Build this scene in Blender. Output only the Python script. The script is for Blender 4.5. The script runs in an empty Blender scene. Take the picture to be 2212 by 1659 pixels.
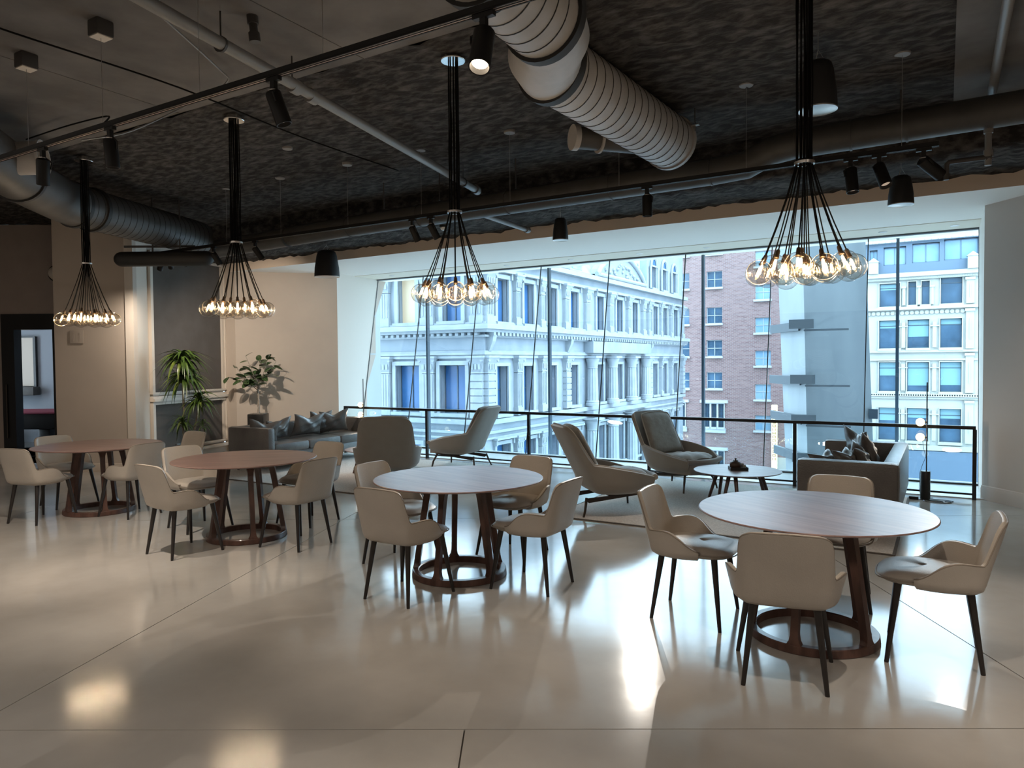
import bpy, bmesh, math, random
import numpy as np
from mathutils import Vector, Matrix

PI = math.pi
rnd = random.Random(7)
scene = bpy.context.scene
COL = scene.collection

# ------------------------------------------------------------------ camera
# World axes follow the building: +X runs along the window wall to the right, +Y out through the glass.
CAM_H = 1.65
F_PX, PITCH, ROLL, YAW = 1560.0, 0.0300, 0.0086, PI / 2 - 1.031
_base = np.array([[1, 0, 0], [0, 0, 1], [0, -1, 0]], float)
_P = np.array([[1, 0, 0], [0, math.cos(PITCH), math.sin(PITCH)], [0, -math.sin(PITCH), math.cos(PITCH)]])
_R = np.array([[math.cos(ROLL), -math.sin(ROLL), 0], [math.sin(ROLL), math.cos(ROLL), 0], [0, 0, 1]])
_Y = np.array([[math.cos(YAW), -math.sin(YAW), 0], [math.sin(YAW), math.cos(YAW), 0], [0, 0, 1]])
_M = _Y @ _base @ _P @ _R
cam_d = bpy.data.cameras.new('camera')
cam = bpy.data.objects.new('camera', cam_d)
COL.objects.link(cam)
cam_d.sensor_width = 36.0
cam_d.lens = F_PX / 2212.0 * 36.0
cam_d.clip_start = 0.05
cam_d.clip_end = 500
_m4 = Matrix.Identity(4)
for i in range(3):
    _m4[i][0] = _M[i, 0]
    _m4[i][1] = -_M[i, 1]
    _m4[i][2] = -_M[i, 2]
_m4[2][3] = CAM_H
cam.matrix_world = _m4
scene.camera = cam

# ------------------------------------------------------------------ world, exposure, daylight
world = bpy.data.worlds.new('world')
scene.world = world
world.use_nodes = True
bg = world.node_tree.nodes['Background']
bg.inputs['Color'].default_value = (0.66, 0.845, 1.0, 1)
bg.inputs['Strength'].default_value = 7.9
scene.view_settings.view_transform = 'Standard'
scene.view_settings.look = 'None'
scene.view_settings.gamma = 1.0
scene.view_settings.use_curve_mapping = False
scene.view_settings.exposure = 0.12
try:
    scene.cycles.transparent_max_bounces = 32
    scene.cycles.use_light_tree = True
except Exception:
    pass

WARM = (1.0, 0.86, 0.72)
FILL_W = 60.0                 # watts of the unseen fill lamps added behind the camera
SP_N, SP_F = 100.0, 120.0        # watts of the near and far track spots


def light(name, kind, loc, power, color=WARM, radius=0.02, aim=None, angle=60, blend=0.4, parent=None):
    d = bpy.data.lights.new(name, kind)
    d.energy = power
    d.color = color
    if kind in ('POINT', 'SPOT'):
        d.shadow_soft_size = radius
    if kind == 'SPOT':
        d.spot_size = math.radians(angle)
        d.spot_blend = blend
    o = bpy.data.objects.new(name, d)
    COL.objects.link(o)
    o.location = loc
    if aim is not None:
        o.rotation_euler = (Vector(aim) - Vector(loc)).to_track_quat('-Z', 'Y').to_euler()
    return o


# ------------------------------------------------------------------ materials
MATS = {}


def _nt(name):
    m = bpy.data.materials.new(name)
    m.use_nodes = True
    nt = m.node_tree
    b = nt.nodes['Principled BSDF']
    MATS[name] = m
    return m, nt, b


def _tex(nt, kind, scale, detail=4, rough=.55, coord='Object', stretch=None):
    tc = nt.nodes.new('ShaderNodeTexCoord')
    out = tc.outputs[coord]
    if stretch:
        mp = nt.nodes.new('ShaderNodeMapping')
        mp.inputs['Scale'].default_value = stretch
        nt.links.new(out, mp.inputs[0])
        out = mp.outputs[0]
    t = nt.nodes.new(kind)
    t.inputs['Scale'].default_value = scale
    if kind == 'ShaderNodeTexNoise':
        t.inputs['Detail'].default_value = detail
        t.inputs['Roughness'].default_value = rough
    nt.links.new(out, t.inputs['Vector'])
    return t


def mat(name, col, rough=.5, metal=0, spec=.5, col2=None, nscale=6, stretch=None, bump=0, bscale=40, bstretch=None,
        coat=0, sheen=0, rvar=0, emit=None, estr=0, ramp=(.35, .65), detail=4):
    m, nt, b = _nt(name)
    b.inputs['Roughness'].default_value = rough
    b.inputs['Metallic'].default_value = metal
    b.inputs['Specular IOR Level'].default_value = spec
    b.inputs['Base Color'].default_value = (*col, 1)
    if coat:
        b.inputs['Coat Weight'].default_value = coat
        b.inputs['Coat Roughness'].default_value = .12
    if sheen:
        b.inputs['Sheen Weight'].default_value = sheen
        b.inputs['Sheen Roughness'].default_value = .4
    if emit:
        b.inputs['Emission Color'].default_value = (*emit, 1)
        b.inputs['Emission Strength'].default_value = estr
    if col2 or rvar:
        t = _tex(nt, 'ShaderNodeTexNoise', nscale, detail, stretch=stretch)
        r = nt.nodes.new('ShaderNodeValToRGB')
        r.color_ramp.elements[0].position, r.color_ramp.elements[1].position = ramp
        nt.links.new(t.outputs['Fac'], r.inputs[0])
        if col2:
            r.color_ramp.elements[0].color = (*col, 1)
            r.color_ramp.elements[1].color = (*col2, 1)
            nt.links.new(r.outputs[0], b.inputs['Base Color'])
        if rvar:
            mr = nt.nodes.new('ShaderNodeMapRange')
            mr.inputs['To Min'].default_value = rough - rvar
            mr.inputs['To Max'].default_value = rough + rvar
            nt.links.new(t.outputs['Fac'], mr.inputs[0])
            nt.links.new(mr.outputs[0], b.inputs['Roughness'])
    if bump:
        t = _tex(nt, 'ShaderNodeTexNoise', bscale, 5, stretch=bstretch)
        bp = nt.nodes.new('ShaderNodeBump')
        bp.inputs['Strength'].default_value = bump
        bp.inputs['Distance'].default_value = .02
        nt.links.new(t.outputs['Fac'], bp.inputs['Height'])
        nt.links.new(bp.outputs[0], b.inputs['Normal'])
    return m


def glass(name, tint, ior=1.45, extra=0.0):
    m = bpy.data.materials.new(name)
    m.use_nodes = True
    nt = m.node_tree
    nt.nodes.remove(nt.nodes['Principled BSDF'])
    out = nt.nodes['Material Output']
    tr = nt.nodes.new('ShaderNodeBsdfTransparent')
    tr.inputs[0].default_value = (*tint, 1)
    gl = nt.nodes.new('ShaderNodeBsdfGlossy')
    gl.inputs['Roughness'].default_value = 0.0
    fr = nt.nodes.new('ShaderNodeFresnel')
    # the exit face is met from behind: invert the index there so both faces reflect like thin glass
    ge = nt.nodes.new('ShaderNodeNewGeometry')
    ex = nt.nodes.new('ShaderNodeMath')
    ex.operation = 'MULTIPLY_ADD'
    ex.inputs[1].default_value = -2.0
    ex.inputs[2].default_value = 1.0
    pw = nt.nodes.new('ShaderNodeMath')
    pw.operation = 'POWER'
    pw.inputs[0].default_value = ior
    nt.links.new(ge.outputs['Backfacing'], ex.inputs[0])
    nt.links.new(ex.outputs[0], pw.inputs[1])
    nt.links.new(pw.outputs[0], fr.inputs[0])
    mx = nt.nodes.new('ShaderNodeMixShader')
    if extra:
        ad = nt.nodes.new('ShaderNodeMath')
        ad.operation = 'MULTIPLY'
        ad.inputs[1].default_value = extra
        ad.use_clamp = True
        nt.links.new(fr.outputs[0], ad.inputs[0])
        nt.links.new(ad.outputs[0], mx.inputs[0])
    else:
        nt.links.new(fr.outputs[0], mx.inputs[0])
    nt.links.new(tr.outputs[0], mx.inputs[1])
    nt.links.new(gl.outputs[0], mx.inputs[2])
    nt.links.new(mx.outputs[0], out.inputs[0])
    MATS[name] = m
    return m


def emitter(name, col, strength):
    m = bpy.data.materials.new(name)
    m.use_nodes = True
    nt = m.node_tree
    b = nt.nodes['Principled BSDF']
    b.inputs['Base Color'].default_value = (*col, 1)
    b.inputs['Emission Color'].default_value = (*col, 1)
    b.inputs['Emission Strength'].default_value = strength
    MATS[name] = m
    return m


mat('floor_concrete', (.355, .332, .302), .115, col2=(.46, .435, .40), nscale=.9, rvar=.05, spec=.42, bump=.015, bscale=9, detail=8)
mat('joint_filler', (.10, .09, .08), .8)
mat('sill_stone', (.62, .62, .60), .25, col2=(.7, .7, .68), nscale=3)
mat('ceiling_foam', (.028, .0255, .0235), .95, spec=.15, col2=(.125, .113, .103), nscale=11, stretch=(.6, 1.4, 1), bump=.8, bscale=26, bstretch=(.8, 1.25, 1), ramp=(.42, .75), detail=8)
mat('ceiling_slab', (.125, .116, .108), .85, spec=.2, col2=(.18, .167, .156), nscale=2.2, bump=.12, bscale=6, detail=8)
mat('wall_beige', (.50, .425, .355), .75, col2=(.53, .45, .375), nscale=2)
mat('wall_dark', (.33, .272, .24), .8, col2=(.36, .30, .265), nscale=3)
mat('wall_grey', (.52, .465, .42), .8)
mat('wall_blue_grey', (.30, .33, .37), .8)
mat('soffit_white', (.88, .84, .77), .8)
mat('soffit_cream', (.80, .74, .62), .8)
mat('fascia_tan', (.78, .64, .51), .8)
mat('trim_cream', (.66, .59, .51), .55)
mat('shade_fabric', (.105, .092, .082), .9, spec=.2, col2=(.122, .107, .096), nscale=3, bump=.1, bscale=300)
mat('leather_taupe', (.40, .36, .315), .36, col2=(.44, .395, .345), nscale=4, bump=.12, bscale=160)
mat('piping_dark', (.22, .185, .15), .5)
mat('wood_black', (.016, .013, .012), .38, col2=(.024, .020, .018), nscale=20, stretch=(6, 6, .6))
mat('walnut', (.145, .088, .076), .32, spec=.6, col2=(.31, .20, .175), nscale=3.2, stretch=(.55, 7, 3), ramp=(.25, .75), detail=8)
mat('walnut_dark', (.060, .029, .022), .36, col2=(.120, .060, .044), nscale=8, stretch=(2, 2, .6), coat=.15)
mat('leather_dark', (.105, .095, .088), .30, col2=(.135, .125, .116), nscale=5, bump=.2, bscale=60)
mat('velvet', (.26, .232, .205), .8, col2=(.275, .25, .22), nscale=7, sheen=.5, bump=.1, bscale=200)
mat('cushion_cloth', (.21, .19, .165), .7, col2=(.28, .255, .225), nscale=7, sheen=.4, bump=.25, bscale=18)
mat('velvet_piping', (.46, .42, .37), .6)
mat('bronze_steel', (.055, .047, .042), .42, metal=.7)
mat('rug_wool', (.50, .47, .44), .95, spec=.1, col2=(.66, .62, .58), nscale=60, bump=.25, bscale=180)
mat('rug_edge', (.10, .085, .075), .9)
mat('black_metal', (.012, .012, .012), .35)
mat('black_plastic', (.014, .014, .0145), .55)
mat('grille_grey', (.022, .022, .023), .7)
mat('cord_black', (.004, .0037, .0035), .85, spec=.15)
mat('chrome', (.78, .76, .74), .18, metal=1)
mat('brushed', (.60, .56, .52), .35, metal=1)
mat('socket_bronze', (.22, .15, .10), .35, metal=.9)
mat('duct_paint', (.36, .34, .32), .45, col2=(.42, .395, .37), nscale=5, spec=.5)
mat('duct_dark', (.056, .052, .048), .5, col2=(.072, .067, .062), nscale=5)
mat('duct_band', (.022, .021, .020), .6)
mat('pipe_grey', (.21, .20, .19), .4)
mat('pipe_dark', (.05, .046, .043), .5)
mat('track_black', (.007, .0066, .0063), .5, spec=.3)
mat('track_copper', (.80, .66, .60), .35)
mat('wire_steel', (.40, .38, .36), .4, metal=.8)
mat('concrete_ext', (.30, .33, .35), .9, col2=(.40, .43, .45), nscale=.7, stretch=(1, 1, .35), bump=.2, bscale=4)
mat('steel_ext', (.10, .115, .13), .6)
mat('clad_panel', (.46, .36, .29), .6)
mat('mullion_blue', (.045, .075, .11), .5)
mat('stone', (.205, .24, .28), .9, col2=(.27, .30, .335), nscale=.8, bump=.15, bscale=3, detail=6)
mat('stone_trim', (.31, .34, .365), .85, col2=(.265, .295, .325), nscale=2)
mat('pane_blue', (.030, .095, .23), .22, spec=.3, col2=(.045, .13, .29), nscale=.5)
mat('pane_dark', (.035, .068, .11), .10, spec=.5, col2=(.075, .14, .22), nscale=.6)
mat('pane_shade', (.18, .33, .39), .35)
mat('pane_sky', (.16, .28, .39), .12, spec=.5, col2=(.24, .36, .46), nscale=.6)
mat('lit_office', (.30, .25, .18), .5, emit=(1.0, .80, .52), estr=.45)
mat('white_facade', (.41, .405, .37), .85, col2=(.37, .37, .345), nscale=.8)
mat('slate_blue', (.095, .14, .20), .6)
mat('roof_metal', (.40, .43, .45), .5)
mat('seam_grey', (.24, .28, .31), .6)
mat('copper_green', (.20, .42, .34), .7, col2=(.28, .50, .42), nscale=1.5)
mat('frame_white', (.40, .42, .44), .6)
mat('frame_dark', (.05, .075, .10), .5)
mat('sign_yellow', (.80, .68, .42), .5, emit=(1.0, .80, .42), estr=1.0)
mat('sign_letter', (.35, .20, .08), .5)
mat('street_bounce', (.38, .385, .39), .9)  # unseen street, kept pale to bounce daylight up onto the soffit
mat('pot_grey', (.12, .125, .13), .5, col2=(.16, .165, .17), nscale=10)
mat('marble_black', (.012, .012, .012), .22, col2=(.045, .045, .045), nscale=6, ramp=(.55, .7))
mat('soil', (.30, .27, .23), .95, col2=(.12, .10, .08), nscale=60, bump=.8, bscale=80)
mat('bark', (.10, .085, .065), .9, col2=(.17, .145, .11), nscale=30, bump=.5, bscale=60)
mat('bark_pale', (.36, .32, .27), .9, col2=(.26, .22, .18), nscale=30)
mat('leaf_green', (.03, .065, .012), .35, col2=(.075, .125, .022), nscale=7, stretch=(1, 1, 3))
mat('leaf_lime', (.17, .21, .04), .35, col2=(.07, .12, .02), nscale=6, stretch=(4, 1, 1))
mat('leaf_rubber', (.030, .065, .025), .22, col2=(.055, .095, .035), nscale=5)
mat('leaf_rib', (.16, .20, .09), .4)
mat('clay_brown', (.045, .026, .018), .45, col2=(.065, .04, .028), nscale=9)
mat('cup_grey', (.42, .40, .37), .5)
mat('tray_black', (.012, .011, .010), .35)
mat('sign_plate', (.46, .39, .325), .6)
mat('sign_mark', (.46, .39, .33), .6)
mat('white_paint', (.70, .70, .68), .6)
mat('baize_red', (.20, .02, .05), .7)
mat('socket_white', (.75, .72, .66), .5)
glass('pane_glass', (.90, .965, .985), 1.5)
glass('rail_glass', (.95, .985, .99), 1.35)
glass('globe_glass', (.965, .945, .91), 1.6, 1.5)
emitter('filament', (1.0, .72, .38), 15)
emitter('bulb_milk', (1.0, .74, .36), 2.4)
emitter('lens_glow', (1.0, .80, .58), 14)
emitter('lens_dim', (1.0, .80, .64), .25)

# brick: the courses are under two pixels here, so the material carries them
m, nt, b = _nt('brick')
tc = nt.nodes.new('ShaderNodeTexCoord')
mp = nt.nodes.new('ShaderNodeMapping')
mp.inputs['Rotation'].default_value = (PI / 2, 0, 0)
br = nt.nodes.new('ShaderNodeTexBrick')
br.inputs['Scale'].default_value = 1.0
br.inputs['Brick Width'].default_value = .34
br.inputs['Row Height'].default_value = .11
br.inputs['Mortar Size'].default_value = .018
br.inputs['Color1'].default_value = (.23, .135, .13, 1)
br.inputs['Color2'].default_value = (.155, .085, .086, 1)
br.inputs['Mortar'].default_value = (.25, .20, .195, 1)
nt.links.new(tc.outputs['Object'], mp.inputs[0])
nt.links.new(mp.outputs[0], br.inputs[0])
nt.links.new(br.outputs[0], b.inputs['Base Color'])
b.inputs['Roughness'].default_value = .95


# ------------------------------------------------------------------ mesh helpers
class MB:
    def __init__(s):
        s.v, s.f = [], []

    def add(s, vs, fs, M=None):
        o = len(s.v)
        s.v += [tuple(M @ Vector(p)) for p in vs] if M is not None else [tuple(p) for p in vs]
        s.f += [tuple(i + o for i in f) for f in fs]
        return s

    def box(s, c, d, M=None, bev=0):
        x, y, z = d[0] / 2, d[1] / 2, d[2] / 2
        if bev:
            bm = bmesh.new()
            bmesh.ops.create_cube(bm, size=1)
            bmesh.ops.scale(bm, vec=d, verts=bm.verts)
            bmesh.ops.bevel(bm, geom=bm.edges[:], offset=bev, segments=2, affect='EDGES', profile=.6)
            bm.verts.ensure_lookup_table()
            vs = [(p.co.x + c[0], p.co.y + c[1], p.co.z + c[2]) for p in bm.verts]
            fs = [tuple(q.index for q in f.verts) for f in bm.faces]
            bm.free()
            return s.add(vs, fs, M)
        vs = [(c[0] + sx * x, c[1] + sy * y, c[2] + sz * z) for sz in (-1, 1) for sx, sy in ((-1, -1), (1, -1), (1, 1), (-1, 1))]
        return s.add(vs, [(3, 2, 1, 0), (4, 5, 6, 7), (0, 1, 5, 4), (1, 2, 6, 5), (2, 3, 7, 6), (3, 0, 4, 7)], M)

    def span(s, a, b):
        return s.box([(a[i] + b[i]) / 2 for i in range(3)], [abs(a[i] - b[i]) for i in range(3)])

    def prism(s, poly, z0, z1, M=None):
        n = len(poly)
        vs = [(p[0], p[1], z0) for p in poly] + [(p[0], p[1], z1) for p in poly]
        fs = [tuple(range(n - 1, -1, -1)), tuple(range(n, 2 * n))] + [(i, (i + 1) % n, n + (i + 1) % n, n + i) for i in range(n)]
        return s.add(vs, fs, M)

    def tube(s, pts, r, n=8, caps=True, M=None):
        pts = [Vector(p) for p in pts]
        rs = r if isinstance(r, (list, tuple)) else [r] * len(pts)
        vs, fs = [], []
        t = (pts[1] - pts[0]).normalized()
        a = Vector((0, 0, 1)) if abs(t.z) < .9 else Vector((1, 0, 0))
        u = t.cross(a).normalized()
        for i, p in enumerate(pts):
            if i == 0:
                t = (pts[1] - pts[0])
            elif i == len(pts) - 1:
                t = (pts[-1] - pts[-2])
            else:
                t = (pts[i + 1] - pts[i]).normalized() + (pts[i] - pts[i - 1]).normalized()
            t = t.normalized()
            u = (u - t * u.dot(t)).normalized()
            w = t.cross(u)
            for k in range(n):
                an = 2 * PI * k / n
                vs.append(p + (u * math.cos(an) + w * math.sin(an)) * rs[i])
        m_ = len(pts)
        for i in range(m_ - 1):
            for k in range(n):
                fs.append((i * n + k, i * n + (k + 1) % n, (i + 1) * n + (k + 1) % n, (i + 1) * n + k))
        if caps:
            fs.append(tuple(range(n - 1, -1, -1)))
            fs.append(tuple((m_ - 1) * n + k for k in range(n)))
        return s.add(vs, fs, M)

    def lathe(s, prof, n=24, c=(0, 0, 0), M=None):
        vs, fs = [], []
        for r, z in prof:
            for k in range(n):
                an = 2 * PI * k / n
                vs.append((c[0] + r * math.cos(an), c[1] + r * math.sin(an), c[2] + z))
        for i in range(len(prof) - 1):
            for k in range(n):
                fs.append((i * n + k, i * n + (k + 1) % n, (i + 1) * n + (k + 1) % n, (i + 1) * n + k))
        ring = prof[0] == prof[-1]
        if prof[0][0] > 1e-6 and not ring:
            fs.append(tuple(range(n - 1, -1, -1)))
        if prof[-1][0] > 1e-6 and not ring:
            fs.append(tuple((len(prof) - 1) * n + k for k in range(n)))
        return s.add(vs, fs, M)

    def grid(s, rows, closed=False, M=None):
        nr, nc = len(rows), len(rows[0])
        vs = [p for r in rows for p in r]
        fs = []
        for i in range(nr - 1):
            for j in range(nc if closed else nc - 1):
                k = (j + 1) % nc
                fs.append((i * nc + j, i * nc + k, (i + 1) * nc + k, (i + 1) * nc + j))
        return s.add(vs, fs, M)

    def mesh(s, name, smooth=None, weld=False):
        me = bpy.data.meshes.new(name)
        me.from_pydata([tuple(p) for p in s.v], [], s.f)
        bm = bmesh.new()
        bm.from_mesh(me)
        if weld:
            bmesh.ops.remove_doubles(bm, verts=bm.verts, dist=1e-5)
        bmesh.ops.recalc_face_normals(bm, faces=bm.faces)
        bm.to_mesh(me)
        bm.free()
        if smooth:
            me.shade_smooth()
            me.set_sharp_from_angle(angle=math.radians(smooth))
        return me

    def obj(s, name, m, parent=None, smooth=None, weld=False):
        return mk(name, s.mesh(name, smooth, weld), m, parent)


def mk(name, me, m, parent=None):
    o = bpy.data.objects.new(name, me)
    COL.objects.link(o)
    if m and not me.materials:
        me.materials.append(MATS[m])
    if parent:
        o.parent = parent
    return o


def tag(o, label=None, cat=None, group=None, kind=None):
    if label:
        o['label'] = label
    if cat:
        o['category'] = cat
    if group:
        o['group'] = group
    if kind:
        o['kind'] = kind
    return o


def thing(name, label, cat, loc=(0, 0, 0), rz=0, group=None):
    o = bpy.data.objects.new(name, None)
    COL.objects.link(o)
    o.empty_display_size = .1
    o.location = loc
    o.rotation_euler = (0, 0, rz)
    return tag(o, label, cat, group)


def struct(name, loc=(0, 0, 0), label=None):
    o = bpy.data.objects.new(name, None)
    COL.objects.link(o)
    o.location = loc
    return tag(o, label, kind='structure')


def copy_tree(o, parent=None):
    c = o.copy()
    COL.objects.link(c)
    c.parent = parent
    for ch in list(o.children):
        copy_tree(ch, c)
    return c


def place(proto, used, label, loc, rz):
    o = proto if not used else copy_tree(proto)
    o.location = loc
    o.rotation_euler = (0, 0, rz)
    o['label'] = label
    return o


def Tr(*p):
    return Matrix.Translation(p)


def Rz(a):
    return Matrix.Rotation(a, 4, 'Z')


def Rx(a):
    return Matrix.Rotation(a, 4, 'X')


def Ry(a):
    return Matrix.Rotation(a, 4, 'Y')


def smooth01(t):
    t = max(0, min(1, t))
    return t * t * (3 - 2 * t)


def lerp_curve(pts, t):
    """piecewise smooth interpolation through (t, value...) points"""
    for i in range(len(pts) - 1):
        a, b_ = pts[i], pts[i + 1]
        if t <= b_[0] or i == len(pts) - 2:
            k = (t - a[0]) / (b_[0] - a[0])
            k = max(0, min(1, k))
            p0 = pts[max(i - 1, 0)]
            p3 = pts[min(i + 2, len(pts) - 1)]
            out = []
            for q in range(1, len(a)):
                m1 = (b_[q] - p0[q]) / max(b_[0] - p0[0], 1e-6) * (b_[0] - a[0])
                m2 = (p3[q] - a[q]) / max(p3[0] - a[0], 1e-6) * (b_[0] - a[0])
                k2, k3 = k * k, k * k * k
                out.append((2 * k3 - 3 * k2 + 1) * a[q] + (k3 - 2 * k2 + k) * m1 + (-2 * k3 + 3 * k2) * b_[q] + (k3 - k2) * m2)
            return out

# ================================================================== THE ROOM
CEIL = 4.02
SOF = 3.42          # soffit over the window bay
# ---- floor: slabs between saw-cut joints, aligned with the splayed grid of the right wall
fl = struct('floor', label='polished grey-beige concrete floor with thin dark joints')
MB().span((-16, -8, -.20), (6, 10.02, -.012)).obj('joint_bed', 'joint_filler', fl)
GR = YAW - .0135                     # the slab grid turns with the splayed walls
gx, gy = Vector((math.cos(GR), math.sin(GR))), Vector((-math.sin(GR), math.cos(GR)))


def gpt(a, b_):
    p = gx * a + gy * b_
    return (p.x, p.y)


# saw cuts: a = c + k*b for the long joints, b = const for the cross joints
A_CUTS = [(-14.0, 0), (-9.0, 0), (-6.0, .05), (-3.01, .146), (-.27, 0), (2.573, 0), (6.2, 0), (10, 0)]
B_CUTS = [-9.5, -5, -1.4, 3.20, 7.6, 11.4, 16]


def clip_poly(poly, f):
    out = []
    for i in range(len(poly)):
        p, q = poly[i], poly[(i + 1) % len(poly)]
        fp, fq = f(p), f(q)
        if fp >= 0:
            out.append(p)
        if fp * fq < 0:
            k = fp / (fp - fq)
            out.append((p[0] + (q[0] - p[0]) * k, p[1] + (q[1] - p[1]) * k))
    return out


for i in range(len(A_CUTS) - 1):
    for j in range(len(B_CUTS) - 1):
        g = .0035
        cuts = [c for c in A_CUTS if c[0] != -.27] if B_CUTS[j] >= 3.2 else A_CUTS      # the middle joint stops at the cross joint
        if i + 1 >= len(cuts):
            continue
        (c0, k0), (c1, k1) = cuts[i], cuts[i + 1]
        b0, b1 = B_CUTS[j] + g, B_CUTS[j + 1] - g
        poly = [gpt(c0 + k0 * b0 + g, b0), gpt(c1 + k1 * b0 - g, b0), gpt(c1 + k1 * b1 - g, b1), gpt(c0 + k0 * b1 + g, b1)]
        for f in (lambda p: p[0] + 16, lambda p: 6 - p[0], lambda p: p[1] + 8, lambda p: 10.0 - p[1]):
            if len(poly) > 2:
                poly = clip_poly(poly, f)
        if len(poly) > 2:
            MB().prism(poly, -.011, 0).obj('slab', 'floor_concrete', fl)
MB().span((-10.6, 10.0, -.3), (1.0, 11.3, .012)).obj('trim_1', 'sill_stone')
tag(bpy.data.objects['trim_1'], 'pale stone sill strip between railing and glass', kind='structure')

# ---- ceiling
ce = struct('ceiling', label='dark open ceiling with black sprayed fireproofing')
rows = []
xs = np.arange(-16, 6.01, .11)
ys = np.arange(4.3, 8.16, .10)
for y in ys:
    rows.append([(x, y, CEIL + rnd.uniform(-.018, .012) + .02 * math.sin(x * 1.7) * math.sin(y * 2.3)) for x in xs])
MB().grid(rows).obj('fireproofing', 'ceiling_foam', ce, 80)
MB().span((-16, 8.0, CEIL + .05), (6, 12.6, CEIL + .2)).span((-16, 4.2, CEIL + .05), (6, 8.1, CEIL + .2)).obj('deck', 'ceiling_foam', ce)
# smooth concrete deck nearer the camera, cast in panels
for i, (x0, x1) in enumerate(((-16, -9.6), (-9.59, -6.2), (-6.19, -3.9), (-3.89, -.4), (-.39, 6))):
    for y0, y1 in ((-8, -2.2), (-2.19, 1.4), (1.41, 4.30)):
        MB().span((x0, y0, CEIL), (x1, y1, CEIL + .2)).obj('deck_panel', 'ceiling_slab', ce)
MB().span((.05, 4.3, CEIL - .03), (6, 8.1, CEIL + .1)).obj('deck_panel', 'ceiling_slab', ce)
# fireproofed beam along the window bay, ragged lower edge
rows = []
xs = np.arange(-13, 6.01, .09)
for k, (y, z) in enumerate(((8.05, CEIL + .1), (8.05, 3.9), (8.07, 3.75), (8.10, 3.62), (8.22, 3.585), (8.42, 3.585), (8.62, 3.59), (8.82, 3.585), (9.0, 3.585), (9.09, 3.57), (9.085, 3.66), (9.09, CEIL + .1))):
    j = .022 if 1 < k < 10 else .004
    rows.append([(x, y + rnd.uniform(-j, j) * .6, z + rnd.uniform(-j, j)) for x in xs])
MB().grid(rows).obj('beam', 'ceiling_foam', ce, 80)
# bulkhead: tan fascia and white soffit
MB().span((-13.0, 9.10, SOF), (4.0, 9.16, CEIL)).obj('fascia', 'fascia_tan', ce)
MB().span((-13.0, 9.101, SOF - .001), (4.0, 10.95, SOF + .1)).obj('soffit', 'soffit_white', ce)
MB().span((-13.0, 10.95, SOF - .008), (4.0, 12.1, SOF + .1)).obj('soffit_strip', 'soffit_cream', ce)
MB().span((-13.0, 9.16, SOF + .1), (6.0, 12.7, CEIL)).obj('bulkhead_core', 'soffit_white', ce)
for x, ax, pw in ((-9.55, 0, 0), (-8.1, 0, 0), (-6.85, 0, 0), (-5.55, 0, 0), (-4.3, -3.0, 850), (-3.2, 0, 0), (-2.0, 0, 0), (-.75, 0, 0), (.1, -.1, 180)):
    if pw:
        light('downlight_beam', 'SPOT', (x, 11.28, SOF - .02), pw, (1.0, .92, .82), .015, (ax, 3.7, 0), 27, .45)
    d_ = MB().lathe([(.0, -.004), (.045, -.004), (.055, .0), (.055, .01)], 20, (x, 11.28, SOF - .012)).obj('downlight_trim', 'brushed', ce, 40)

# ---- walls (plan polygon of the splayed bay)
L1, L2 = (-10.25, 10.45), (-11.60, 9.12)
S1, S0 = (-11.87, 9.06), (-11.30, 7.18)
B1, B0 = (-10.80, 6.62), (-11.82, 5.965)
D1, D0 = (-12.55, 6.67), (-16, 4.58)
R1 = (.385, 10.05)
R2 = (4.0, 5.9)


def wall(name, p, q, m, z0=0, z1=CEIL + .1, th=.12, side=1, label=None):
    p, q = Vector(p), Vector(q)
    d = (q - p).normalized()
    n = Vector((-d.y, d.x)) * th * side
    o = MB().prism([p, q, q + n, p + n] if side > 0 else [p + n, q + n, q, p], z0, z1).obj(name, m)
    return tag(o, label, kind='structure')


wall('wall_window_left', L2, L1, 'wall_beige', side=1, label='plain beige wall between shaded window and glass bay')
wall('wall_pillar_left', S1, L2, 'wall_beige', side=1, label='narrow beige pier beside the shaded window')
wall('wall_reveal_inner', B1, S0, 'trim_cream', side=1, label='pale return between beige wall and shaded window')
wall('wall_left', B0, B1, 'wall_beige', side=1, label='beige wall behind the farthest dining table')
wall('wall_corner_left', (-12.62, 6.9), B0, 'wall_beige', side=1, label='hidden return of the beige wall')
GY0, GY1 = 11.03, 11.66
for nm, x0, x1, y0, lb in (('wall_reveal_left', -10.37, -10.25, L1[1], 'white reveal at the left end of the glass'), ('wall_reveal_right', R1[0], R1[0] + .12, R1[1], 'white reveal at the right end of the glass')):
    zt = SOF + .1
    yt = GY0 + (GY1 - GY0) * zt / SOF
    o_ = MB().add([(x, y, z) for x in (x0, x1) for y, z in ((y0, 0), (GY0, 0), (yt, zt), (y0, zt))], [(0, 1, 2, 3), (7, 6, 5, 4), (0, 4, 5, 1), (1, 5, 6, 2), (2, 6, 7, 3), (3, 7, 4, 0)]).obj(nm, 'soffit_white')
    tag(o_, lb, kind='structure')
wall('wall_right', R1, R2, 'wall_grey', side=1, label='greige wall right of the glass')
wall('wall_side', R2, (6, 3.6), 'wall_grey', side=1)
wall('wall_far_right', (6, 3.6), (6, -8), 'wall_grey', side=1)
wall('wall_behind', (6, -8), (-16, -8), 'wall_beige', side=1)
wall('wall_far_left', (-16, -8), (-16, 4.6), 'wall_dark', side=1)


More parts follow.
